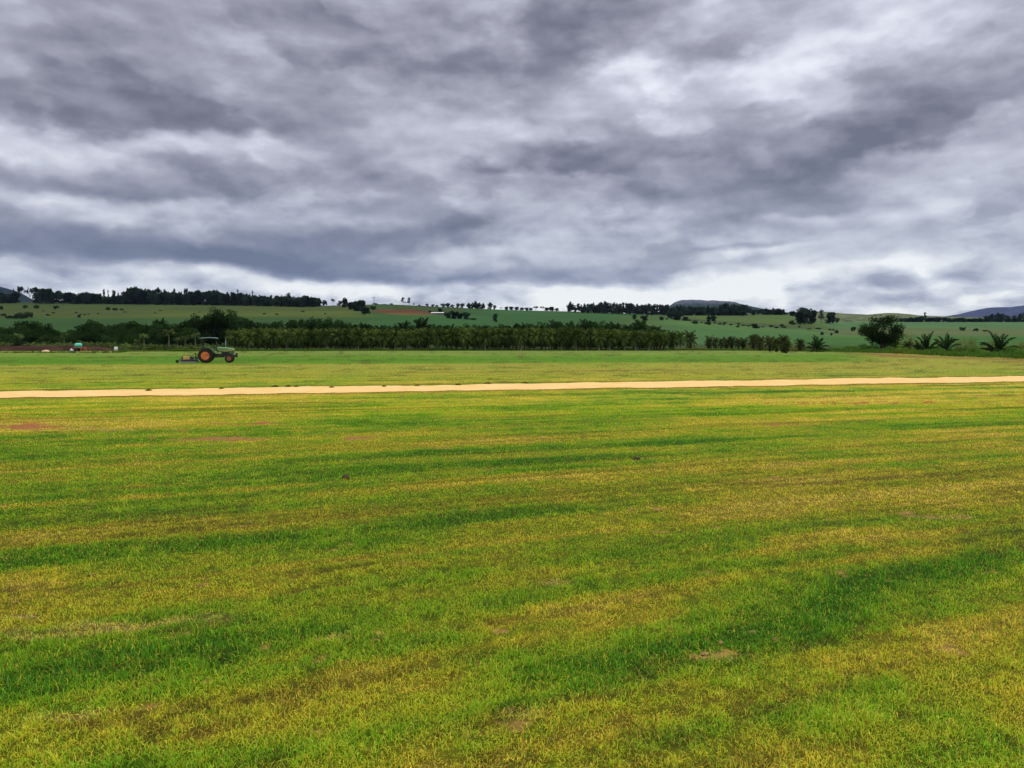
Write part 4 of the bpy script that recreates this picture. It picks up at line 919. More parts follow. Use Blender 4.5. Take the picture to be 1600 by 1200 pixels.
# ---- palms standing apart on the right
RP = [('palm', 1063, 517, 546.5, 22, 'last tall palm at the right end of the planted rows'), ('ragged', 1049, 516, 546.5, 22, 'last palm but one at the right end of the planted rows'), ('ragged', 1078, 516, 546.5, 25, 'palm standing alone just right of the planted rows'),
 ('ragged', 1108, 524, 546.5, 17, 'left palm of the low dark row right of the lone palm'), ('ragged', 1118, 527, 546.5, 14, 'second palm of the low dark row'), ('ragged', 1127, 527, 546.5, 14, 'third palm of the low dark row'), ('ragged', 1135, 526, 547, 15, 'fourth palm of the low dark row'), ('ragged', 1143, 525, 547, 15, 'fifth palm of the low dark row'), ('ragged', 1153, 528, 547, 15, 'sixth palm of the low dark row'), ('ragged', 1162, 527, 547, 15, 'right palm of the low dark row'),
 ('ragged', 1177, 522, 547.5, 24, 'tall ragged palm, left one of the pair after the low row'), ('ragged', 1188, 524, 548, 20, 'tall ragged palm, right one of the pair after the low row'), ('ragged', 1203, 524, 549, 22, 'dark palm at the left of the dense clump of four'), ('ragged', 1213, 528, 550, 20, 'short dark palm in the dense clump of four'), ('ragged', 1223, 523, 551, 24, 'dark palm at the right of the dense clump of four'), ('ragged', 1228, 532, 552, 20, 'lowest bushy palm at the foot of the dense clump of four'),
 ('ragged', 1250, 529, 549, 19, 'small dark palm between the clump and the arching palm'), ('feather', 1276, 524, 550, 36, 'wide palm with long arching fronds left of the spreading tree'),
 ('ragged', 1401, 534, 549, 16, 'small brownish palm right beside the spreading tree'), ('ragged', 1418, 533, 551.5, 19, 'small palm second from the spreading tree'), ('feather', 1448, 519, 553, 38, 'tall feather palm, left one of the close pair on the right'), ('feather', 1434, 532, 552, 24, 'lower feather palm tucked left of the close pair'),
 ('feather', 1478, 521, 552.5, 38, 'feather palm with sickle fronds, right one of the close pair'), ('feather', 1559, 519, 555, 58, 'largest feather palm standing alone near the right edge')]
for i, (k, u, vt, vb, w, lab) in enumerate(RP):
    stand(k, 'feather_palm' if k == 'feather' else 'palm_tree', u, vt, lab, 'palm', 'palms standing apart on the right', vbase=vb, wpx=w, variant=i % 3)
stand('spread', 'spreading_tree', 1379, 495.5, 'big dark spreading tree with dense round crown on the right field edge', 'tree', vbase=549, wpx=66)
# ---- shrubs and weeds on the right edge
SH = [('shrub', 1412, 538, 550, 22), ('shrub', 1455, 539, 552, 20), ('olive', 1466, 528, 550, 24), ('olive', 1548, 530, 552, 26), ('shrub', 1524, 540, 556, 24), ('shrub', 1582, 541, 556, 24), ('olive', 1612, 530, 552, 26), ('shrub', 1366, 533, 549, 18), ('shrub', 1392, 530, 549, 22), ('shrub', 1345, 537, 549, 26), ('shrub', 1328, 540, 549, 24), ('shrub', 1362, 540, 549, 22), ('shrub', 1308, 543, 549, 20), ('shrub', 1392, 541, 551, 20), ('shrub', 1412, 543, 552, 22), ('shrub', 1432, 545, 553, 22),
 ('shrub', 1462, 544, 554, 26), ('shrub', 1500, 542, 555, 30), ('shrub', 1517, 544, 556, 26), ('shrub', 1536, 546, 558, 24), ('shrub', 1583, 549, 560, 22), ('shrub', 1600, 545, 559, 28), ('shrub', 1572, 547, 557, 22), ('shrub', 1492, 548, 556, 20), ('shrub', 1625, 545, 560, 30),
 ('olive', 1398, 522, 545, 26), ('olive', 1420, 520, 545, 30), ('olive', 1440, 523, 546, 26), ('olive', 1508, 526, 547, 30), ('olive', 1525, 528, 548, 26), ('olive', 1590, 533, 552, 24), ('olive', 1602, 535, 553, 22), ('olive', 1495, 530, 547, 22), ('olive', 1575, 538, 552, 20), ('olive', 1540, 536, 550, 22), ('olive', 1270, 540, 550, 18), ('olive', 1168, 538, 548, 16), ('olive', 1240, 539, 550, 16), ('shrub', 1300, 543, 549, 18), ('shrub', 1290, 545, 549, 14)]
made = [[], []]
for k, u, vt, vb, w in SH:
    made[k == 'olive'].append(stand(k, 'shrub' if k == 'shrub' else 'dry_shrub', u, vt, 'low bright green shrub in the rough growth along the right field edge' if k == 'shrub' else 'straggly yellowish shrub in the rough growth along the right field edge', 'shrub', 'green shrubs on the right field edge' if k == 'shrub' else 'yellowish shrubs on the right field edge', vbase=vb, wpx=w))
number(made[0], 'low green shrub on the right field edge', 'of the green ones'); number(made[1], 'straggly yellowish shrub on the right field edge', 'of the yellowish ones')

def weeds():
    """rough growth along the far edge, nobody could count it"""
    r = np.random.default_rng(77); P = []; 
    u = r.uniform(-60, 1700, 9000); ev = np.interp(u, [-60, 0, 180, 200, 400, 1040, 1200, 1290, 1380, 1480, 1600, 1700], [552, 552, 552, 549.5, 548.6, 547, 548, 550, 552, 557, 561, 562])
    Y = np.array([G(a, b)[1] for a, b in zip(u, ev)]) + r.uniform(0, 7, len(u)) * np.where(u > 1290, 2.6, .5); X = (u - CX) / F_PX * Y * math.cos(PITCH)
    k = (u > 184) | (r.random(len(u)) < .15); X, Y, u = X[k], Y[k], u[k]
    n = len(X); z = land(X, Y); H = r.uniform(.12, .45, n) * np.where(u > 1290, 1.5, 1) * (.5 + vnoise(X / 2.5, Y / 2.5, 5))
    V = []; m = 7
    a = r.uniform(0, 6.28, (n, m)); l = r.uniform(.2, .9, (n, m))
    b = np.stack([X, Y, z], -1)[:, None, :] + np.stack([r.normal(0, .12, (n, m)), r.normal(0, .12, (n, m)), 0 * a], -1)
    t = b + np.stack([np.cos(a) * l * H[:, None], np.sin(a) * l * H[:, None], H[:, None] * r.uniform(.6, 1.2, (n, m))], -1)
    s = np.stack([-np.sin(a), np.cos(a), 0 * a], -1) * .05
    mid = (b + t) / 2 + np.array([0, 0, .05])
    V = np.stack([b, mid - s, t, mid + s], 2).reshape(-1, 3); Fa = np.arange(len(V)).reshape(-1, 4)
    T = np.repeat(r.uniform(.6, 1.3, (n, m)).reshape(-1), 4); red = np.repeat(np.repeat(.7 + .9 * vnoise(X / 6, Y / 6, 9), m), 4)
    col = np.stack([T * red, T, T], -1)
    tag(link('weeds', npmesh('weeds', V, Fa, M['leaf_bright'], col)), 'rough green weeds along the far edge of the mown field', 'weeds', kind='stuff')
weeds()

# tufts on the far side of the track
TU = [('weed_tuft', 430, 601, 605, 12, 'largest dark weed tuft on the far rim of the track'), ('weed_tuft', 450, 601, 605, 10, 'dark weed tuft second from the largest on the track rim'), ('weed_tuft', 463, 602, 605, 9, 'low tuft right of the two dark ones on the track rim'), ('weed_tuft', 346, 605, 608, 7, 'small tuft on the track rim below the mower'),
 ('weed_tuft', 652, 600, 603, 9, 'flat tuft on the track rim left of the middle'), ('weed_tuft', 600, 601.5, 604.5, 7, 'tiny tuft on the rim between the dark ones and the middle'), ('weed_tuft', 762, 597, 600.5, 14, 'long dark tuft on the track rim near the middle'), ('weed_tuft', 716, 599, 601.5, 10, 'faint tuft left of the long dark one'), ('weed_tuft', 232, 607, 610.5, 10, 'tuft on the track rim at the left part'), ('weed_tuft', 518, 603, 606, 8, 'pale tuft on the track rim right of the dark group'), ('weed_tuft', 820, 596.5, 599.5, 14, 'flat tuft on the track rim right of the middle')]
M['leaf_tuft'] = leafy('weed_tuft_leaves', (.055, .095, .018), objvar=.3)
for i in range(2): PROTO['tuft', i] = (crown_mesh('foliage', M['leaf_tuft'], [(0, 0, .3), (.5, .1, .25), (-.5, 0, .25), (.2, -.2, .6)], [.5, .35, .35, .3], 500, .12, 500 + i), None)
for nm, u, vt, vb, w, lab in TU:
    X, Y = G(u, vb); H = (vb - vt) / F_PX * Y; o = link(nm, PROTO['tuft', 0 if u % 2 else 1][0], None, (X, Y, float(land(X, Y))), random.random() * 6, (w / F_PX * Y / 1.7, .25, H / .9)); tag(o, lab, 'weed tuft', 'weed tufts along the track')
    o.rotation_euler = (0, 0, 0)
# ---------------------------------------------------------------- clods and stones in the turf
def clod(name, u, v, size, label, cat, mat, seed, flat=.5):
    import bmesh
    b = bmesh.new(); bmesh.ops.create_icosphere(b, subdivisions=4, radius=1)
    for q in b.verts:
        p = q.co; n = float(fbm(np.array(p.x * 1.6 + seed), np.array(p.y * 1.6 + p.z * 1.3), seed, 4)) - .5
        q.co = p * (1 + 1.7 * n); q.co.z *= flat
    me = bpy.data.meshes.new(name); b.to_mesh(me); b.free(); me.materials.append(mat); me.polygons.foreach_set('use_smooth', [True] * len(me.polygons))
    X, Y = G(u, v); o = link(name, me, None, (X, Y, float(land(X, Y)) + size * flat * .35), seed * 1.7, (size, size * .7, size)); tag(o, label, cat)
M['clod'] = paint('dry_earth_clod', (.22, .14, .045), .95, (.11, .065, .02), .7, 2.5, .1, bump=.8)
M['dark_clod'] = paint('dark_earth_clod', (.07, .045, .025), .95, (.03, .02, .012), .6, 2.5, .1, bump=.8)
clod('earth_clod', 1127, 1005, .034, 'pale flat earth clod beside the sandy bare spot', 'clod', M['clod'], 1, .45)
clod('earth_clod', 1175, 988, .028, 'pale clod furthest from the bare spot, in the lush band', 'clod', M['clod'], 2, .4)
clod('earth_clod', 1212, 1001, .030, 'clod with a dark side right of the bare spot', 'clod', M['clod'], 3, .6)
clod('earth_clod', 1102, 1022, .035, 'low clod lying on the sandy bare spot', 'clod', M['clod'], 4, .3)
clod('dark_clod', 540, 748, .075, 'small dark earth lump alone in the left middle of the turf', 'clod', M['dark_clod'], 5, .5)
clod('dark_clod', 996, 719, .07, 'small dark earth lump right of the middle of the turf', 'clod', M['dark_clod'], 6, .5)
clod('earth_clod', 24, 942, .028, 'tiny pale clod under the straw coloured patch on the left', 'clod', M['clod'], 7, .4)
clod('earth_clod', 144, 899, .03, 'pale clod at the end of the straw coloured patch', 'clod', M['clod'], 8, .4)

# ---------------------------------------------------------------- tractor
M['green'] = paint('faded_green_paint', (.03, .13, .026), .42, (.13, .12, .05), .45, 5)
M['green_lid'] = paint('sun_bleached_green_hood', (.09, .23, .07), .40, (.30, .34, .20), .5, 4)
M['canopy'] = paint('grey_green_canopy', (.05, .09, .06), .55, (.10, .13, .10), .6, 3)
M['rim_dull'] = paint('dull_orange_wheel_paint', (.26, .08, .025), .6, (.10, .04, .02), .7, 6)
M['iron'] = paint('dark_greasy_iron', (.022, .020, .018), .6, (.06, .045, .03), .6, 8)
M['rubber'] = paint('dusty_rubber', (.02, .017, .015), .85, (.085, .04, .02), .8, 5, .2, bump=.3)
M['rim'] = paint('orange_wheel_paint', (.62, .16, .02), .5, (.14, .035, .012), .85, 4)
M['steel'] = paint('worn_steel', (.32, .32, .30), .45, (.18, .12, .07), .6, 8, .5, .5)
M['seat'] = paint('black_seat_vinyl', (.018, .018, .018), .5, (.05, .04, .03), .4, 8)
M['yellow'] = paint('yellow_gear_guard', (.50, .33, .05), .5, (.26, .13, .04), .6, 6)
M['glassy'] = paint('lamp_lens', (.55, .52, .45), .15, (.3, .25, .2), .3, 8, .6)
XT, YT = G(317.6, 567.2); YT += .75
HEAD = math.radians(15)
def tractor():
    r = link('tractor', None, None, (XT, YT, float(land(XT, YT))), HEAD); tag(r, 'green farm tractor with orange wheels and a flat sun canopy mowing the field', 'tractor')
    def wheel(x, y, R, W, rimR, lugs, sg):
        # wheel in its own frame, axle along y; sg = side facing out
        tw = link('wheel', None, r, (x, y, R))
        b = MB(); rr = R - .045
        prof = [(rimR, -W * .42), (rimR + .05, -W * .5), (rr - .05, -W * .5), (rr, -W * .36), (rr + .012, 0), (rr, W * .36), (rr - .05, W * .5), (rimR + .05, W * .5), (rimR, W * .42)]
        b.lathe(prof, n=44)
        for k in range(lugs):
            for s_, off in ((-1, 0), (1, .5)):
                a = 2 * math.pi * (k + off) / lugs; m = Matrix.Rotation(-a, 3, 'Y') @ Matrix.Rotation(s_ * .75, 3, 'X')
                p = Matrix.Rotation(-a, 3, 'Y') @ Vector((rr + .018, s_ * W * .24, 0)); b.box(p, (.055, W * .56, R * .075), m)
        b.build('tyre', M['rubber'], tw, smooth=35)
        c = MB(); o_ = W * .46 * sg
        c.lathe([(rimR + .018, o_), (rimR - .03, o_ * .97), (rimR - .05, o_ * .45), (rimR * .72, o_ * .38), (rimR * .66, o_ * .52), (rimR * .40, o_ * .60), (rimR * .34, o_ * .35), (.001, o_ * .35)], n=40)
        c.lathe([(rimR + .018, -o_), (rimR - .05, -o_ * .8), (rimR - .05, o_ * .4)], n=40)
        c.build('rim', M['rim'] if R > .5 else M['rim_dull'], tw, smooth=35)
        d = MB(); d.lathe([(rimR * .30, o_ * .36), (rimR * .28, o_ * .8), (rimR * .12, o_ * .95), (.001, o_ * .95)], n=18)
        for k in range(8):
            a = 2 * math.pi * k / 8; d.lathe([(.02, o_ * .5), (.02, o_ * .66), (.001, o_ * .66)], (rimR * .42 * math.cos(a), 0, rimR * .42 * math.sin(a)), n=6)
        d.build('hub', M['iron'], tw, smooth=35)
        e = MB()
        return tw
    for sg in (-1, 1):
        wheel(0, sg * .70, .66, .40, .36, 17, sg); wheel(2.06, sg * .64, .39, .23, .19, 14, sg)
    # chassis, gearbox, engine
    b = MB(); b.box((.25, 0, .66), (1.1, .42, .42)); b.box((1.1, 0, .66), (.9, .34, .36)); b.box((1.85, 0, .78), (1.0, .40, .50)); b.tube([(0, -.62, .68), (0, .62, .68)], .11, 12); b.tube([(0, -.30, .68), (0, .30, .68)], .19, 14)
    b.box((2.12, 0, .50), (.16, 1.1, .10)); b.tube([(2.12, -.56, .40), (2.12, -.56, .58)], .05, 10); b.tube([(2.12, .56, .40), (2.12, .56, .58)], .05, 10); b.box((2.25, 0, .66), (.75, .32, .16)); b.tube([(1.6, -.30, .56), (2.1, -.34, .48)], .02, 6)
    b.tube([(1.55, -.24, .95), (2.15, -.24, .98)], .05, 10); b.lathe([(.09, -.33), (.09, -.21)], (1.62, 0, .82), n=16); b.lathe([(.07, -.32), (.07, -.22)], (2.02, 0, .88), n=16)
    b.build('chassis', M['iron'], r, .012, 40)
    # hood: tapered with rounded shoulders
    def loft(secs, name, mat, par, bevel=.0):
        m = MB(); V = []; n = len(secs[0])
        for s_ in secs: V += s_
        F_ = [(i * n + k, i * n + (k + 1) % n, (i + 1) * n + (k + 1) % n, (i + 1) * n + k) for i in range(len(secs) - 1) for k in range(n)]
        F_ += [tuple(range(n)), tuple(range((len(secs) - 1) * n, len(secs) * n))]; m.add(V, F_); return m.build(name, mat, par, bevel, 50)
    def sec(x, w, z0, z1, sh=.07):
        return [(x, -w, z0), (x, -w, z1 - sh), (x, -w + sh * .5, z1 - sh * .3), (x, -w + sh * 1.3, z1), (x, w - sh * 1.3, z1), (x, w - sh * .5, z1 - sh * .3), (x, w, z1 - sh), (x, w, z0)]
    hd = loft([sec(.95, .33, 1.17, 1.47), sec(1.2, .33, 1.18, 1.47), sec(1.9, .30, 1.18, 1.41), sec(2.30, .27, 1.17, 1.35), sec(2.44, .24, 1.16, 1.31)], 'hood', M['green_lid'], r, .012)
    MB().box((1.78, -.288, 1.15), (1.30, .02, .07)).build('side_stripe', M['yellow'], hd); MB().box((1.78, .288, 1.15), (1.30, .02, .07)).build('side_stripe', M['yellow'], hd)
    loft([sec(1.05, .29, .94, 1.18, .02), sec(1.45, .29, 1.0, 1.18, .02)], 'side_panel', M['green'], r)
    loft([sec(1.95, .28, .82, 1.18, .02), sec(2.40, .25, .80, 1.17, .02)], 'side_panel', M['green'], r)
    g = MB().box((2.42, 0, .98), (.06, .42, .34)); [g.box((2.455, 0, .84 + .045 * k), (.02, .40, .018)) for k in range(7)]; g.build('grille', M['iron'], r, .005)
    for s_ in (-1, 1): MB().lathe([(.06, 2.43), (.065, 2.475), (.05, 2.49), (.001, 2.495)], (0, s_ * .13, 1.20), 'x', 16).build('headlight', M['glassy'], r, smooth=40)
    w = MB(); w.box((2.52, 0, .60), (.30, .36, .14)); [w.box((2.68, -.25 + .085 * k, .70), (.16, .07, .42), taper=.9) for k in range(7)]; w.build('front_weights', M['iron'], r, .015)
    # exhaust
    e = MB(); e.tube([(1.72, .12, 1.36), (1.72, .12, 1.62), (1.72, .12, 1.64), (1.72, .12, 1.95), (1.72, .12, 1.97), (1.72, .12, 2.2), (1.76, .12, 2.26)], [.028, .028, .05, .05, .028, .028, .028], 12); e.build('exhaust_pipe', M['steel'], r, smooth=40)
    # fenders over the rear wheels
    for s_ in (-1, 1):
        f = MB(); n = 12; V = []
        for k in range(n + 1):
            a = math.radians(28 + 120 * k / n); 
            for rad, yy in ((.76, .50), (.78, .50), (.78, .90), (.76, .90)): V.append((rad * math.cos(a), s_ * yy, .68 + rad * math.sin(a)))
        F_ = [(i * 4 + k, i * 4 + (k + 1) % 4, (i + 1) * 4 + (k + 1) % 4, (i + 1) * 4 + k) for i in range(n) for k in range(4)] + [(0, 1, 2, 3), (n * 4, n * 4 + 1, n * 4 + 2, n * 4 + 3)]
        f.add(V, F_); f.prism([(.60, .70), (.66, 1.02), (.30, 1.36), (-.35, 1.34), (-.55, .9)], s_ * .47, s_ * .50); f.build('fender', M['green'], r, smooth=40)
    p = MB(); p.box((.62, 0, .92), (.75, .92, .04)); p.box((.80, -.52, .62), (.28, .18, .03)); p.tube([(.80, -.46, .9), (.80, -.56, .62)], .015, 6); p.build('platform', M['iron'], r, .008)
    s = MB(); s.box((.02, 0, 1.14), (.42, .44, .12)); s.box((-.20, 0, 1.36), (.10, .44, .40), Matrix.Rotation(-.18, 3, 'Y')); s.box((0, 0, 1.0), (.2, .2, .18)); s.build('seat', M['seat'], r, .04, 50)
    c = MB(); c.box((1.0, 0, 1.26), (.16, .40, .36)); c.tube([(.92, 0, 1.36), (.62, 0, 1.52)], .022, 8); c.build('dashboard', M['iron'], r, .02, 40)
    q = MB(); ax = Vector((-.45, 0, .9)).normalized(); rot = ax.to_track_quat('Z', 'Y').to_matrix(); pts = [Vector((.60, 0, 1.53)) + rot @ Vector((.19 * math.cos(a), .19 * math.sin(a), 0)) for a in np.linspace(0, 2 * math.pi, 25)]
    q.tube(pts, .014, 7, False); [q.tube([(.60, 0, 1.53), pts[k]], .009, 6) for k in (0, 8, 16)]; q.build('steering_wheel', M['seat'], r, smooth=50)
    l = MB(); [l.tube([(.5 + .1 * k, -.2 - .03 * k, .92), (.44 + .1 * k, -.22, 1.25)], .010, 6) for k in range(3)]; l.build('gear_levers', M['iron'], r)
    # canopy on four posts
    for s_ in (-1, 1):
        MB().tube([(-.34, s_ * .52, 1.30), (-.36, s_ * .52, 2.28)], .026, 8).build('canopy_post', M['iron'], r); MB().tube([(.98, s_ * .38, 1.0), (.92, s_ * .50, 2.26)], .024, 8).build('canopy_post', M['iron'], r)
    k_ = MB(); n = 9; V = []
    for i in range(n):
        x = -.50 + 1.58 * i / (n - 1); dz = -.05 * ((i - (n - 1) / 2) / ((n - 1) / 2)) ** 2 - (.02 if i in (0, n - 1) else 0)
        for y, z in ((-.66, -.05), (-.64, .0), (-.3, .04), (.3, .04), (.64, 0), (.66, -.05), (.3, -.01), (-.3, -.01)): V.append((x, y, 2.34 + z + dz))
    k_.add(V, [(i * 8 + j, i * 8 + (j + 1) % 8, (i + 1) * 8 + (j + 1) % 8, (i + 1) * 8 + j) for i in range(n - 1) for j in range(8)] + [tuple(range(8)), tuple(range((n - 1) * 8, n * 8))]); k_.build('canopy', M['canopy'], r, .006, 50)
    # hitch arms
    h = MB(); [h.tube([(-.1, s_ * .30, .52), (-.95, s_ * .38, .46)], .03, 8) for s_ in (-1, 1)]; h.tube([(-.15, 0, .95), (-.85, 0, .80)], .03, 8); [h.tube([(-.25, s_ * .28, 1.0), (-.55, s_ * .35, .50)], .016, 6) for s_ in (-1, 1)]; h.build('hitch_arms', M['iron'], r, smooth=50)
tractor()
def mower():
    c, s = math.cos(HEAD), math.sin(HEAD); r = link('rotary_mower', None, None, (XT - .95 * c, YT - .95 * s, float(land(XT, YT))), HEAD); tag(r, 'rusty rotary mower with yellow gear guard towed behind the tractor', 'mower')
    b = MB(); b.prism([(.10, .10), (.16, .26), (.02, .32), (-1.05, .32), (-1.22, .24), (-1.22, .10)], -.85, .85); b.build('deck', M['iron'], r, .02, 40)
    sk = MB(); [sk.prism([(.22, .03), (.25, .12), (-1.25, .14), (-1.25, .03)], s_ * .86, s_ * .89) for s_ in (-1, 1)]; sk.build('skids', M['steel'], r, .004)
    g = MB(); g.box((-.78, -.10, .47), (.56, .50, .30), taper=.88); g.build('gear_guard', M['yellow'], r, .02, 40)
    x = MB(); x.box((-.30, 0, .42), (.30, .30, .20)); x.lathe([(.13, .30), (.13, .50), (.08, .56), (.001, .56)], (-.30, 0, 0), 'z', 16); x.tube([(-.2, 0, .46), (.55, 0, .58)], .035, 10); x.build('gearbox', M['iron'], r, .015, 40)
    f = MB(); [f.tube([(.05, q * .38, .30), (.02, q * .10, .92)], .028, 8) for q in (-1, 1)]; f.tube([(.02, 0, .92), (-.35, 0, .62), (-1.05, 0, .34)], .026, 8); [f.tube([(.12, q * .40, .32), (.12, q * .40, .52)], .035, 8) for q in (-1, 1)]; f.tube([(.02, -.1, .92), (.02, .1, .92)], .03, 8); f.tube([(0, -.1, .55), (0.05, .1, .55)], .02, 8); f.build('hitch_frame', M['iron'], r, smooth=50)
    t = MB(); t.box((-1.12, 0, .44), (.14, .30, .26)); t.tube([(-1.15, 0, .40), (-1.38, 0, .30), (-1.55, 0, .14)], .032, 8); t.build('wheel_bracket', M['iron'], r, .01, 40)
    w = MB(); w.lathe([(.06, -.05), (.12, -.055), (.145, -.03), (.145, .03), (.12, .055), (.06, .05)], (-1.58, 0, .145), n=22); w.build('tail_wheel', M['rubber'], r, smooth=40)
    MB().tube([(-1.08, -.05, .5), (-.93, -.05, .98)], .013, 6).build('lift_rod', M['iron'], r)
mower()

# ---------------------------------------------------------------- work corner at the left field edge
M['teal'] = paint('teal_plastic', (.07, .52, .36), .35, (.20, .45, .36), .4, 4)
M['rust'] = paint('orange_rusty_iron', (.42, .13, .045), .8, (.16, .06, .03), .6, 6)
M['white'] = paint('dusty_white', (.62, .60, .56), .6, (.35, .28, .20), .5, 6)
YW = 139.0
def water_trailer():
    X = AT(123, YW); r = link('water_trailer', None, None, (X, YW, float(land(X, YW)))); tag(r, 'teal water tank on a rusty low trailer parked before the red earth bank', 'trailer')
    t = MB(); t.lathe([(.001, -.62), (.18, -.61), (.30, -.55), (.36, -.44), (.37, -.2), (.385, -.19), (.385, -.16), (.37, -.15), (.37, .15), (.385, .16), (.385, .19), (.37, .2), (.36, .44), (.30, .55), (.18, .61), (.001, .62)], (-.1, 0, 1.12), 'x', 28); tk = t.build('tank', M['teal'], r, smooth=40)
    MB().lathe([(.12, 1.46), (.12, 1.53), (.001, 1.54)], (-.1, 0, 0), 'z', 16).build('lid', M['teal'], tk, smooth=40)
    f = MB(); [f.box((.15, s * .42, .66), (1.9, .08, .09)) for s in (-1, 1)]; [f.box((x, 0, .66), (.07, .9, .07)) for x in (-.7, 0, .7, 1.05)]; f.tube([(1.1, -.42, .62), (1.25, -.42, .05)], .035, 6); f.tube([(1.1, .42, .62), (1.25, .42, .05)], .035, 6); f.tube([(.55, -.42, .62), (.45, -.42, .04)], .035, 6); [f.box((-.1 + q, 0, .76), (.08, .7, .12)) for q in (-.35, .35)]; f.build('frame', M['rust'], r, .008, 40)
    for s in (-1, 1):
        w = MB(); w.lathe([(.14, -.08), (.27, -.09), (.31, -.05), (.31, .05), (.27, .09), (.14, .08)], (-.35, s * .55, .31), n=24); q = w.build('wheel', M['rubber'], r, smooth=40); MB().lathe([(.15, s * -.05), (.13, s * .03), (.001, s * .04)], (-.35, s * .55, .31), n=18).build('rim', M['rust'], q, smooth=40)
water_trailer()
def bench():
    X = AT(131, YW - .4); r = link('rusty_trestle', None, None, (X, YW - .6, float(land(X, YW)))); tag(r, 'orange rusty iron trestle standing right of the teal tank', 'trestle')
    b = MB(); b.box((0, 0, .62), (.95, .35, .07)); b.build('top', M['rust'], r, .008)
    for x in (-.42, .42):
        for y in (-.14, .14): MB().tube([(x * .9, y, .6), (x * 1.08, y * 1.3, 0)], .028, 6).build('leg', M['rust'], r)
    MB().tube([(-.42, -.16, .25), (.42, -.16, .25)], .02, 6).build('brace', M['rust'], r)
bench()
def sack(u, lab, seed):
    X = AT(u, YW); clod_r = .26
    import bmesh
    b = bmesh.new(); bmesh.ops.create_icosphere(b, subdivisions=3, radius=1)
    for q in b.verts:
        n = float(vnoise(np.array(q.co.x * 2 + seed), np.array(q.co.y * 2 + q.co.z), seed)) - .5; q.co *= 1 + .3 * n; q.co.z = max(q.co.z, -.7)
        if q.co.z > .6: q.co.x *= .5; q.co.y *= .5; q.co.z *= 1.25
    me = bpy.data.meshes.new('feed_sack'); b.to_mesh(me); b.free(); me.materials.append(M['white']); me.polygons.foreach_set('use_smooth', [True] * len(me.polygons))
    tag(link('feed_sack', me, None, (X, YW, float(land(X, YW)) + .2), seed, (clod_r, clod_r * .8, .30)), lab, 'sack', 'sacks by the teal tank')
sack(111, 'whitish sack furthest left of the teal tank', 1); sack(116, 'greyish sack close to the wheel of the teal tank trailer', 2)
def drum():
    X = AT(180.5, 146); r = link('white_drum', None, None, (X, 146, float(land(X, 146)))); tag(r, 'small white drum standing at the end of the red earth bank', 'drum')
    MB().lathe([(.26, 0), (.30, .06), (.31, .3), (.32, .31), (.31, .34), (.30, .66), (.24, .74)], n=24, axis='z').build('body', M['white'], r, smooth=40); MB().lathe([(.14, .74), (.14, .80), (.001, .81)], n=16, axis='z').build('lid', M['white'], r, smooth=40)
drum()
def heap(name, u0, u1, Y, dep, h, mat, seed, kind=None, label=None, cat=None, prof=None):
    x0, x1 = AT(u0, Y), AT(u1, Y); n, m = 200 if kind else 40, 24; A = np.linspace(0, 1, n); B = np.linspace(-1, 1, m); a, b = np.meshgrid(A, B, indexing='ij')
    X = x0 + (x1 - x0) * a; Yg = Y + b * dep; e = np.clip(1 - (2 * a - 1) ** (8 if kind else 2), 0, 1) * np.clip(1 - b ** 2, 0, 1)
    Z = land(X, Yg) - .04 + h * e * (.75 + .7 * (fbm(X / .9, Yg / .9, seed, 4) - .2) * (1 if kind else .4)); V = np.stack([X, Yg, Z], -1).reshape(-1, 3)
    i = np.arange(n - 1)[:, None] * m + np.arange(m - 1)[None]; o = link(name, npmesh(name, V, np.stack([i, i + m, i + m + 1, i + 1], -1).reshape(-1, 4), mat, None, not kind)); tag(o, label, cat, None, kind)
M['red_earth'] = paint('dug_red_earth', (.032, .016, .010), .95, (.07, .038, .022), .7, .5, .05, bump=.9)
M['sand'] = paint('pale_sand', (.50, .36, .20), .95, (.36, .22, .11), .6, 3, .05, bump=.5)
heap('earth_bank', -90, 182, 147.5, 2.6, .98, M['red_earth'], 3, 'structure')
heap('sand_heap', 64, 78, 139.5, .7, .42, M['sand'], 4, None, 'small heap of pale sand before the red earth bank', 'sand heap')

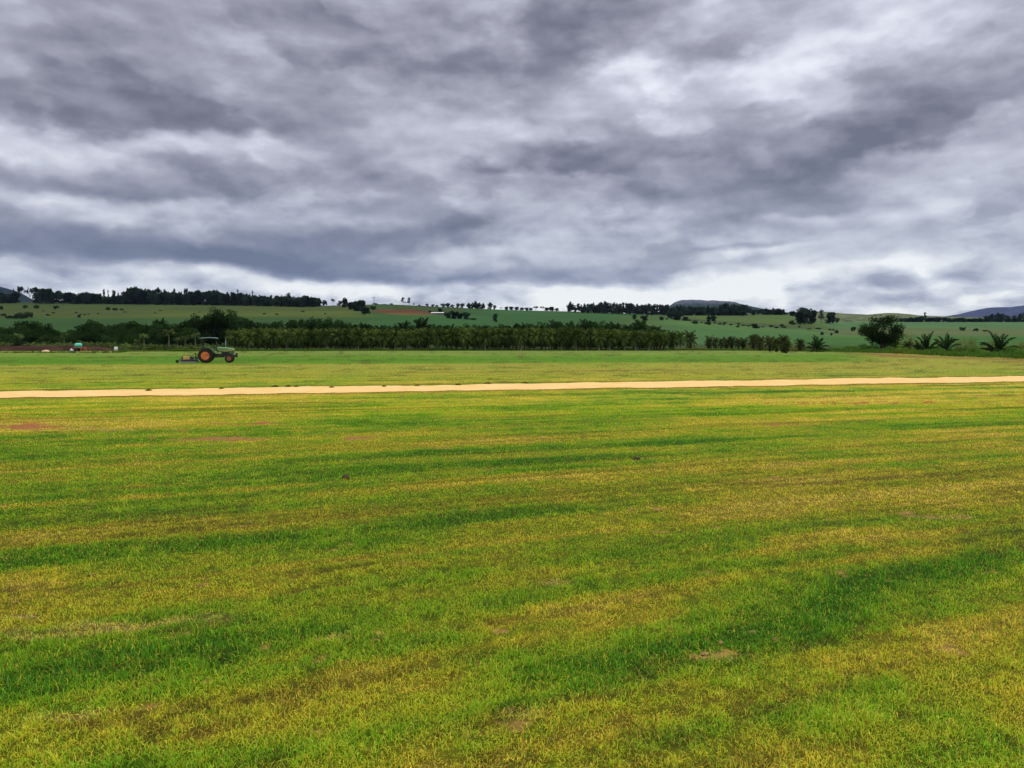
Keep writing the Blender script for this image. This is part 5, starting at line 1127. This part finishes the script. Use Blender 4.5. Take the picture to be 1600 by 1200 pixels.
# ---------------------------------------------------------------- houses, shed and pole on the hill
M['wall_cream'] = paint('cream_plaster', (.62, .52, .36), .9, (.40, .30, .20), .4, .5, .1)
M['wall_grey'] = paint('weathered_wall', (.30, .25, .21), .9, (.18, .13, .10), .5, .5, .1)
M['tiles'] = paint('pinkish_roof_tiles', (.32, .23, .21), .85, (.20, .13, .11), .5, .8, .1, bump=.3)
M['tin'] = paint('pale_tin_roof', (.62, .63, .60), .4, (.40, .38, .34), .5, .3, .5)
M['dark_win'] = paint('dark_window', (.02, .02, .022), .3, (.03, .03, .03), .2, 2, .5)
def house(name, u, vb, wpx, hpx, lab, wall, roof, dep=6, wins=3, Y=None, rz=0.0):
    X, Yh = hit(u, vb) if Y is None else (AT(u, Y), Y); k = Yh / F_PX; W, H = wpx * k, hpx * k; r = link(name, None, None, (X, Yh, float(land(X, Yh)) - .2), rz); tag(r, lab, 'shed' if 'shed' in name else 'house')
    hw = H * .62; b = MB(); b.box((0, 0, hw / 2), (W, dep, hw)); b.build('wall', wall, r)
    f = MB(); o = .5; f.prism([(-W / 2 - o, hw - .05), (-W / 2 - o, hw + .12), (0, H + .1), (W / 2 + o, hw + .12), (W / 2 + o, hw - .05), (0, H - .12)], -dep / 2 - o, dep / 2 + o) if wins % 2 == 0 else f.add([(-W / 2 - o, -dep / 2 - o, hw), (W / 2 + o, -dep / 2 - o, hw), (W / 2 + o, dep / 2 + o, hw), (-W / 2 - o, dep / 2 + o, hw), (-W / 2, 0, H), (W / 2, 0, H)], [(0, 1, 5, 4), (2, 3, 4, 5), (1, 2, 5), (3, 0, 4), (3, 2, 1, 0)])
    f.build('roof', roof, r)
    for i in range(wins):
        x = -W / 2 + W * (i + .6) / (wins + .2)
        MB().box((x, -dep / 2 - .02, hw * .55), (W * .12, .08, hw * .36)).build('window', M['dark_win'], r)
    MB().box((W * .12, -dep / 2 - .03, hw * .38), (W * .09, .1, hw * .74)).build('door', M['dark_win'], r)
house('farm_house', 262.5, 475.2, 14, 6.5, 'cream walled house with pinkish tiled roof below the left skyline wood', M['wall_cream'], M['tiles'], 7, 3)
house('farm_house', 247, 474.7, 12, 5, 'brown roofed low house left of the cream walled one', M['wall_grey'], M['tiles'], 6, 3)
house('farm_shed', 235, 474, 10, 3.6, 'small grey shed at the left of the two houses', M['wall_grey'], M['tiles'], 5, 2)
house('farm_shed', 188, 473.6, 22, 3.2, 'long low pale shed under the sparse skyline row', M['wall_grey'], M['tin'], 6, 3)
house('farm_shed', 17.5, 472.8, 6, 3.5, 'tiny pale shed in front of the wood at the left end', M['wall_grey'], M['tin'], 5, 2)
house('farm_shed', 684, 491, 19, 3.4, 'long pale roofed shed on the red earth cutting', M['wall_grey'], M['tin'], 9, 3)
def pole():
    Y = 780.0; X = AT(585, Y); r = link('utility_pole', None, None, (X, Y, float(land(X, Y)))); tag(r, 'lone utility pole with crossarm on the crest left of the tall pair', 'utility pole')
    H = ZV(463.5, Y) - float(land(X, Y)); MB().tube([(0, 0, -.5), (0, 0, H)], [.28, .2], 8).build('post', M['bark_pale'], r); MB().box((0, 0, H - 1.2), (3.4, .25, .3)).build('crossarm', M['bark'], r)
    i = MB(); [i.lathe([(.14, H - 1.05), (.16, H - .7), (.001, H - .6)], (x, 0, 0), 'z', 8) for x in (-1.5, -.6, .6, 1.5)]; i.build('insulators', M['white'], r)
pole()
# ---------------------------------------------------------------- air
def haze():
    b = MB(); b.box((400, 3700, 240), (12600, 8400, 640)); m, t = mat_new('pale_air')
    p = t.n.new('ShaderNodeVolumePrincipled'); p.inputs['Color'].default_value = (.36, .50, .84, 1); p.inputs['Density'].default_value = HAZE; p.inputs['Anisotropy'].default_value = .2
    o = t.n.new('ShaderNodeOutputMaterial'); t.l.new(p.outputs[0], o.inputs['Volume'])
    m.cycles.homogeneous_volume = True
    tag(b.build('haze', m), kind='stuff')
HAZE = 2.2e-5
haze()
